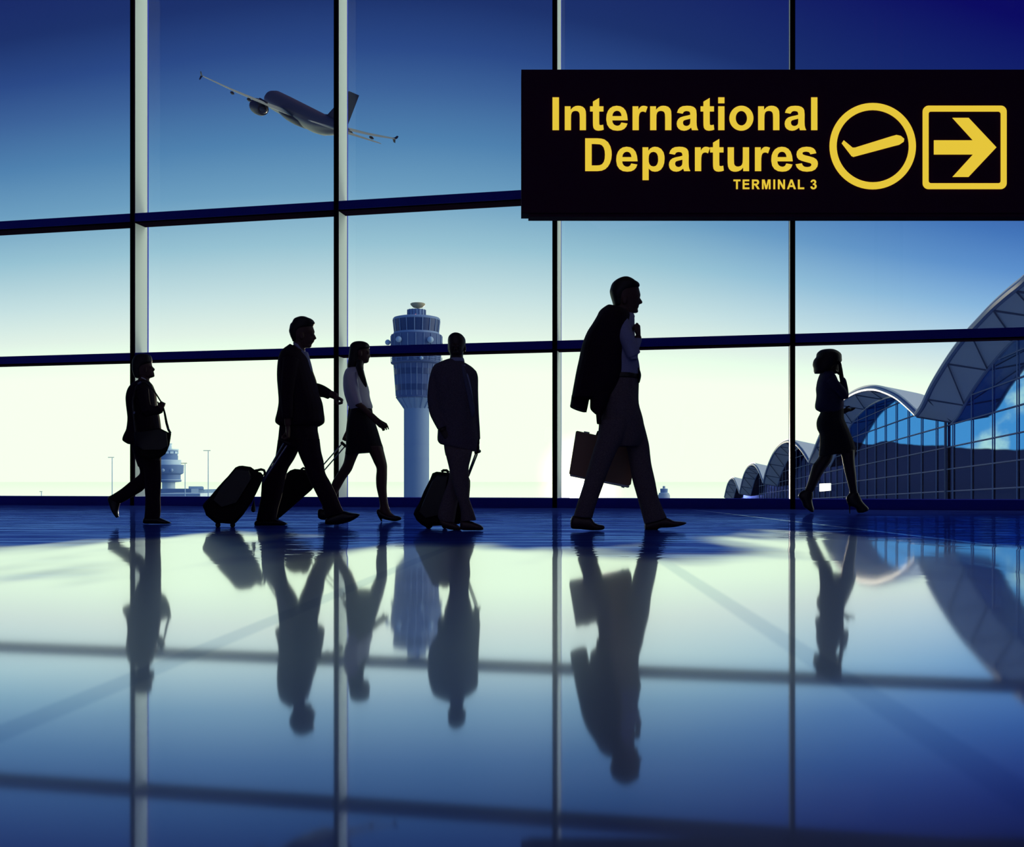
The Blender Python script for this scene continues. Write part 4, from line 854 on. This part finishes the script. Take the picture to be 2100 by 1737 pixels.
p.cloth('shirt', 'shirt_blue', [(502, 335, 522, 345, -.07, .03), (520, 420, 545, 425, -.095, .02), (548, 530, 568, 530, -.092, .02), (574, 640, 584, 640, -.08, .015)], body=False)
p.cloth('trousers', 'trouser_grey', [(870, 345, 592, 0, .115), (950, 347, 586, 0, .12), (1010, 352, 578, 0, .115), (1060, 362, 566, 0, .105)])
p.cloth('trousers', 'trouser_grey', [(352, 1000, 577, 1015, -.05, .085), (366, 1065, 561, 1088, -.06, .085), (385, 1140, 547, 1145, -.06, .08), (400, 1210, 545, 1212, -.06, .078), (418, 1280, 550, 1288, -.06, .074), (435, 1340, 547, 1340, -.06, .07), (462, 1420, 552, 1410, -.06, .068), (481, 1500, 580, 1488, -.06, .066), (483, 1580, 607, 1570, -.06, .064)])
p.cloth('trousers', 'trouser_grey', [(395, 1160, 500, 1180, .08, .075), (383, 1260, 480, 1260, .08, .072), (352, 1350, 470, 1350, .08, .068), (325, 1430, 458, 1430, .08, .066), (303, 1500, 445, 1510, .08, .064), (300, 1545, 436, 1568, .08, .062), (322, 1578, 430, 1590, .08, .06)])
p.cloth('far_shoe', 'brown_leather', [(318, 1562, 318, 1600, .06, .026), (340, 1560, 340, 1625, .06, .04), (380, 1575, 380, 1640, .06, .042), (420, 1585, 420, 1648, .06, .046), (460, 1610, 460, 1650, .06, .046), (488, 1628, 488, 1646, .06, .026)])
p.cloth('shoe', 'brown_leather', [(477, 1575, 477, 1640, -.07, .028), (500, 1570, 500, 1650, -.07, .042), (560, 1578, 560, 1651, -.07, .044), (600, 1592, 600, 1651, -.07, .048), (640, 1609, 640, 1650, -.07, .045), (661, 1628, 661, 1646, -.07, .026)])
p.done('man in charcoal suit and tie facing the camera, one hand in pocket, ankles crossed', skin='skin_dark')
suitcase(t, 'black suitcase with scuffs leaning behind the crossed legs of the man in a tie',
    [(290, 1186), (345, 1190), (392, 1195), (480, 1205), (545, 1225), (557, 1258), (557, 1300), (548, 1420), (520, 1540), (470, 1600), (350, 1612), (240, 1618), (214, 1630), (172, 1606), (132, 1570), (108, 1522), (118, 1490), (150, 1440), (190, 1342), (237, 1250), (258, 1199)], .17, .45, [(230, .03), (356, .022)],
    [((536, 1215, .22), (600, 1042, .06)), ((544, 1222, .32), (612, 1048, .14))], [(600, 1036, .04), (614, 1030, .06), (630, 1024, .10)], [(330, 1188, .3), (345, 1176, .3), (370, 1176, .3), (388, 1194, .3)],
    [(255, 1260), (300, 1215), (380, 1220), (360, 1400), (300, 1540), (200, 1560), (150, 1510)])

# --- big man with a jacket over the shoulder and a briefcase
t = TF(1140, 550, 3.048, 1638); tb = T(1230, 555, 10.217, t.d)
p = Person(t, 1.10, tb)
p.skin([(165, 450, 600, 0, .045), (200, 380, 690, 0, .058), (260, 300, 770, 0, .072), (340, 245, 812, 0, .08), (420, 230, 834, 0, .08), (500, 235, 853, 0, .078), (540, 240, 850, 0, .076), (580, 250, 840, 0, .074), (640, 265, 834, 0, .07), (700, 285, 828, 0, .066), (745, 305, 820, 0, .062), (775, 330, 812, 0, .058), (800, 360, 796, 0, .055), (830, 410, 802, 0, .05), (862, 480, 806, 0, .044), (886, 600, 780, 0, .03)], tb, egg=.25)
p.skin([(575, 790, 843, 0, .010), (615, 790, 872, 0, .013), (655, 800, 894, 0, .017), (685, 800, 888, 0, .018), (703, 800, 838, 0, .013)], tb)
p.face((800, 570), 520, 610, .076)
p.skin([(700, 295, 620, 0, .062), (800, 300, 640, 0, .062), (880, 320, 650, 0, .064), (960, 320, 680, 0, .07)], tb)
p.cloth('hair', 'hair', [(137, 500, 565, 0, .03), (150, 440, 622, 0, .055), (180, 365, 690, 0, .07), (225, 300, 755, 0, .08), (260, 265, 812, 0, .085), (310, 238, 838, 0, .086), (340, 230, 822, 0, .087), (375, 220, 760, 0, .087), (430, 208, 640, 0, .086), (500, 220, 545, 0, .083), (570, 240, 520, 0, .078), (640, 262, 500, 0, .072), (720, 285, 480, 0, .066), (750, 298, 460, 0, .06)], tb, body=False)
p.cloth('shirt', 'shirt_blue', [(560, 900, 700, 905, 0, .066), (480, 935, 725, 945, 0, .08), (420, 970, 728, 985, 0, .10), (380, 1010, 712, 1030, 0, .13), (330, 1100, 716, 1100, 0, .165)], tb)
p.cloth('shirt', 'shirt_blue', [(320, 335, 490, 0, .16), (400, 300, 490, 0, .19), (480, 290, 498, 0, .19), (550, 290, 508, 0, .185), (600, 295, 519, 0, .175), (650, 300, 524, 0, .165), (690, 300, 520, 0, .16)])
p.tube([(400, 330, -.17), (440, 430, -.21), (488, 545, -.19)], [.06, .054, .05], name='shirt', m='shirt_blue')
p.cloth('shirt', 'shirt_blue', [(458, 575, 512, 572, -.18, .048), (465, 530, 514, 525, -.17, .046), (472, 480, 528, 482, -.155, .042), (482, 436, 540, 442, -.14, .036)])
p.skin([(488, 450, 532, 455, -.145, .028), (490, 425, 536, 430, -.14, .026)])
p.hand(514, 436, -.14, -88, 'depth', -1, (75, 80, 45), L=.165, thumb=-1, tcurl=.1)
p.tube([(500, 385, -.165), (505, 360, -.165), (509, 342, -.16)], [.0125, .011, .009])
p.tube([(400, 330, .17), (370, 550, .22), (345, 760, .24), (325, 960, .25)], [.06, .054, .048, .042], name='shirt', m='shirt_blue')
p.tube([(330, 920, .25), (322, 1000, .25)], [.032, .028])
p.hand(322, 1005, .25, 92, 'depth', 1, (60, 78, 55), L=.165)
p.cloth('suit_jacket', 'suit', [(318, 233, 345, 234, -.05, .05), (298, 246, 400, 250, -.06, .10), (272, 268, 450, 272, -.07, .14), (256, 300, 460, 300, -.08, .175), (350, 226, 454, -.08, .195), (400, 194, 447, -.07, .20), (480, 163, 436, -.06, .20), (560, 146, 430, -.05, .195), (640, 128, 424, -.05, .19), (720, 113, 405, -.05, .18), (775, 103, 375, -.05, .165), (812, 97, 338, -.05, .15)], body=False)
p.cloth('suit_jacket', 'suit', [(99, 790, 212, 795, .03, .13), (93, 835, 203, 848, .03, .12), (87, 866, 191, 903, .03, .11)], body=False)
p.cloth('suit_jacket', 'suit', [(213, 785, 340, 790, -.12, .10), (214, 835, 325, 840, -.12, .09), (216, 880, 305, 885, -.12, .08), (246, 911, 290, 920, -.12, .06)], body=False)
p.cloth('suit_jacket', 'suit', [(249, 880, 290, 880, -.14, .04), (252, 930, 287, 925, -.14, .038), (256, 975, 279, 975, -.14, .034)], body=False)
p.cloth('belt', 'leather', [(300, 660, 524, 668, 0, .172), (300, 690, 520, 702, 0, .174)], body=False)
p.cloth('belt_pouch', 'leather', [(505, 618, 519, 622, -.08, .03), (512, 665, 533, 670, -.08, .035), (508, 715, 522, 720, -.08, .03)], body=False)
p.cloth('trousers', 'trouser_grey', [(690, 300, 519, 0, .165), (760, 286, 516, 0, .175), (850, 276, 517, 0, .18), (930, 272, 540, 0, .17), (1000, 268, 552, 0, .14), (1060, 290, 540, 0, .12), (1115, 360, 510, 0, .09)])
p.cloth('trousers', 'trouser_grey', [(271, 950, 480, 940, -.08, .095), (263, 1035, 435, 1035, -.08, .092), (252, 1085, 405, 1098, -.08, .088), (232, 1142, 375, 1155, -.08, .084), (205, 1235, 336, 1245, -.08, .078), (180, 1320, 303, 1335, -.08, .074), (158, 1390, 272, 1420, -.08, .07), (130, 1480, 243, 1505, -.08, .068), (110, 1552, 228, 1562, -.08, .066)])
p.cloth('trousers', 'trouser_grey', [(400, 950, 546, 960, .09, .095), (420, 1040, 567, 1040, .09, .092), (440, 1110, 582, 1105, .09, .086), (452, 1170, 590, 1175, .09, .082), (462, 1230, 598, 1232, .09, .078), (477, 1320, 620, 1328, .09, .074), (505, 1420, 640, 1430, .09, .07), (530, 1510, 668, 1502, .09, .068), (553, 1600, 694, 1560, .09, .066)])
p.cloth('shoe', 'brown_leather', [(92, 1572, 92, 1620, -.08, .028), (108, 1545, 108, 1630, -.08, .042), (150, 1543, 150, 1632, -.08, .042), (212, 1552, 212, 1638, -.08, .046), (240, 1588, 240, 1639, -.08, .05), (266, 1601, 266, 1638, -.08, .048), (294, 1606, 294, 1634, -.08, .036), (304, 1613, 304, 1626, -.08, .018)])
p.cloth('far_shoe', 'brown_leather', [(555, 1592, 556, 1638, .09, .032), (595, 1570, 596, 1639, .09, .042), (628, 1560, 630, 1638, .09, .042), (648, 1556, 650, 1624, .09, .042), (695, 1560, 698, 1622, .09, .046), (738, 1579, 740, 1618, .09, .05), (782, 1583, 784, 1609, .09, .044), (814, 1588, 814, 1597, .09, .02)])
p.done('big man striding right with suit jacket slung over shoulder and briefcase in hand')
u = T(0, 0, 1.0, t.d)
c = u.p(1237, 940, .28); bc = empty('briefcase', c, 'brown hard briefcase held low behind the leg of the big striding man', 'briefcase')
MB().prism(u, [(1181, 885), (1184, 883.5), (1303, 910), (1306, 914), (1294, 993), (1289, 997.5), (1171, 975), (1167, 971)], .22, .36, .014).build('case_body', 'tan', bc)
MB().prism(u, [(1172, 971), (1289, 994), (1291, 998.5), (1288, 1000.5), (1170, 977), (1168, 974)], .225, .355, .004).build('edge_trim', 'case_metal', bc)
MB().tube([u.p(x, y, .29) for x, y in ((1224, 893.5), (1226, 886), (1243, 888), (1260, 894), (1262, 902))], .011, 10).build('handle', 'leather', bc)
for x, y in ((1203, 887.5), (1284, 905.5)): MB().obox(u.p(x, y, .29), (.022, 0, -.004), (0, .02, 0), (.001, 0, .008)).build('latch', 'case_metal', bc)
MB().obox(u.p(1277, 998, .29), (.012, 0, -.003), (0, .02, 0), (.001, 0, .008)).build('foot_stud', 'case_metal', bc)

# --- woman with a hand to her head
t = TF(1600, 690, 4.136, 1503); tb = T(1655, 705, 10.527, t.d)
p = Person(t, 1.05, tb)
p.skin([(230, 400, 640, 0, .06), (290, 350, 690, 0, .075), (360, 335, 712, 0, .078), (430, 335, 718, 0, .076), (500, 350, 716, 0, .07), (560, 380, 706, 0, .062), (610, 420, 690, 0, .052), (645, 470, 650, 0, .038)], tb, egg=.25)
p.skin([(420, 690, 716, 0, .01), (470, 690, 732, 0, .013), (500, 690, 738, 0, .015), (520, 690, 718, 0, .01)], tb)
p.face((690, 425), 540, 440, .074)
p.skin([(540, 340, 560, 0, .055), (600, 330, 550, 0, .055), (660, 300, 560, 0, .07)], tb)
p.cloth('hair', 'hair', [(119, 400, 530, 0, .05), (130, 315, 585, 0, .075), (160, 262, 648, 0, .10), (200, 226, 702, 0, .12), (240, 213, 731, 0, .125), (285, 206, 736, 0, .125), (330, 166, 740, 0, .12), (375, 144, 742, 0, .115), (420, 133, 700, 0, .11), (470, 131, 600, 0, .105), (520, 146, 560, 0, .10), (560, 152, 530, 0, .095), (600, 153, 470, 0, .085), (640, 168, 330, 0, .06)], tb, body=False)
p.cloth('blouse', 'blouse', [(595, 305, 545, 0, .085), (640, 297, 558, 0, .12), (700, 276, 595, 0, .15), (800, 243, 640, 0, .165), (900, 222, 680, 0, .165), (980, 212, 700, 0, .165), (1100, 219, 735, 0, .16), (1200, 208, 768, 0, .155), (1300, 189, 780, 0, .15), (1370, 186, 775, 0, .145), (1420, 208, 765, 0, .14), (1455, 270, 762, 0, .135), (1490, 332, 755, 0, .13)], tb)
p.cloth('blouse', 'blouse', [(400, 850, 560, 665, -.12, .055), (480, 930, 640, 760, -.15, .055), (580, 1020, 722, 858, -.17, .052), (690, 1130, 830, 985, -.165, .048), (782, 1204, 888, 1110, -.15, .044)], tb)
p.cloth('blouse', 'blouse', [(785, 1206, 880, 1185, -.15, .042), (772, 1150, 893, 1110, -.148, .045), (755, 1040, 884, 990, -.142, .043), (735, 930, 866, 890, -.135, .04), (718, 830, 840, 780, -.125, .036), (706, 745, 798, 726, -.115, .032)], tb)
p.skin([(712, 780, 805, 760, -.115, .026), (700, 735, 793, 715, -.11, .025), (690, 685, 782, 655, -.105, .024)], tb)
p.hand(742, 690, -.10, -97, 'depth', -1, (2, 8, 14), tb, L=.19, thumb=1)
p.skin([(700, 670, 775, 645, -.09, .030), (690, 610, 768, 590, -.088, .034), (690, 550, 752, 530, -.085, .034), (690, 490, 738, 480, -.08, .03)], tb)
p.tube([(440, 700, .13), (560, 1000, .19), (640, 1250, .2)], [.055, .048, .044], tb, name='blouse', m='blouse')
p.cloth('blouse', 'blouse', [(590, 1260, 640, 1380, .2, .044), (660, 1330, 690, 1440, .19, .04), (720, 1370, 745, 1480, .18, .036)], tb)
p.skin([(690, 1360, 715, 1470, .185, .03), (770, 1400, 790, 1518, .175, .026), (830, 1385, 855, 1490, .17, .022), (880, 1378, 905, 1462, .17, .018), (930, 1390, 945, 1440, .17, .012)], tb)
for q in (((920, 1405), (985, 1396), (1047, 1382)), ((920, 1420), (985, 1412), (1040, 1396)), ((915, 1436), (970, 1428), (1018, 1412)), ((905, 1450), (950, 1444), (988, 1430))):
    p.tube([(*q[0], .17), (*q[1], .18), (*q[2], .175)], [.0090, .0088, .0065], tb)
p.tube([(835, 1400, .15), (868, 1366, .145), (900, 1352, .145), (930, 1356, .145)], [.012, .011, .0095, .007], tb)
p.cloth('skirt', 'skirt', [(352, 630, 532, 612, 0, .128), (338, 662, 533, 655, 0, .138), (321, 698, 536, 700, 0, .152), (314, 738, 548, 732, 0, .162), (320, 785, 570, 780, 0, .165), (339, 826, 588, 822, 0, .162), (342, 900, 614, 882, 0, .155), (337, 960, 632, 942, 0, .15), (331, 1012, 642, 984, 0, .148)])
p.skin([(333, 970, 450, 970, .06, .078), (330, 1015, 446, 1015, .06, .074), (300, 1062, 428, 1064, .06, .068), (280, 1085, 410, 1090, .06, .066), (262, 1140, 374, 1138, .06, .06), (240, 1220, 330, 1216, .06, .056), (218, 1285, 294, 1292, .06, .044), (205, 1318, 272, 1335, .06, .034), (205, 1400, 270, 1415, .06, .032)])
p.skin([(505, 970, 630, 960, -.06, .078), (524, 1020, 628, 1030, -.06, .072), (536, 1085, 632, 1088, -.06, .064), (552, 1160, 641, 1160, -.06, .058), (574, 1245, 647, 1245, -.06, .05), (588, 1310, 655, 1310, -.06, .036), (590, 1350, 668, 1340, -.06, .034), (620, 1420, 705, 1410, -.06, .032)])
p.cloth('far_shoe', 'leather', [(198, 1302, 276, 1312, .06, .036), (164, 1326, 277, 1350, .06, .038), (156, 1360, 272, 1388, .06, .04), (183, 1400, 276, 1424, .06, .042), (197, 1442, 286, 1462, .06, .044), (228, 1466, 284, 1482, .06, .042), (262, 1490, 278, 1490, .06, .03)], body=False)
p.cloth('shoe', 'leather', [(588, 1328, 664, 1326, -.06, .036), (562, 1364, 674, 1362, -.06, .038), (566, 1400, 694, 1394, -.06, .04), (592, 1436, 722, 1426, -.06, .042), (636, 1454, 748, 1454, -.06, .044), (650, 1482, 744, 1478, -.06, .044), (658, 1496, 702, 1494, -.06, .034)], body=False)
p.tube([(580, 1405, -.06), (588, 1440, -.06), (590, 1503, -.06)], [.018, .009, .006], name='shoe', m='leather', body=False)
p.done('woman in dark blouse and skirt walking right with hand raised to her head', skin='skin_dark')
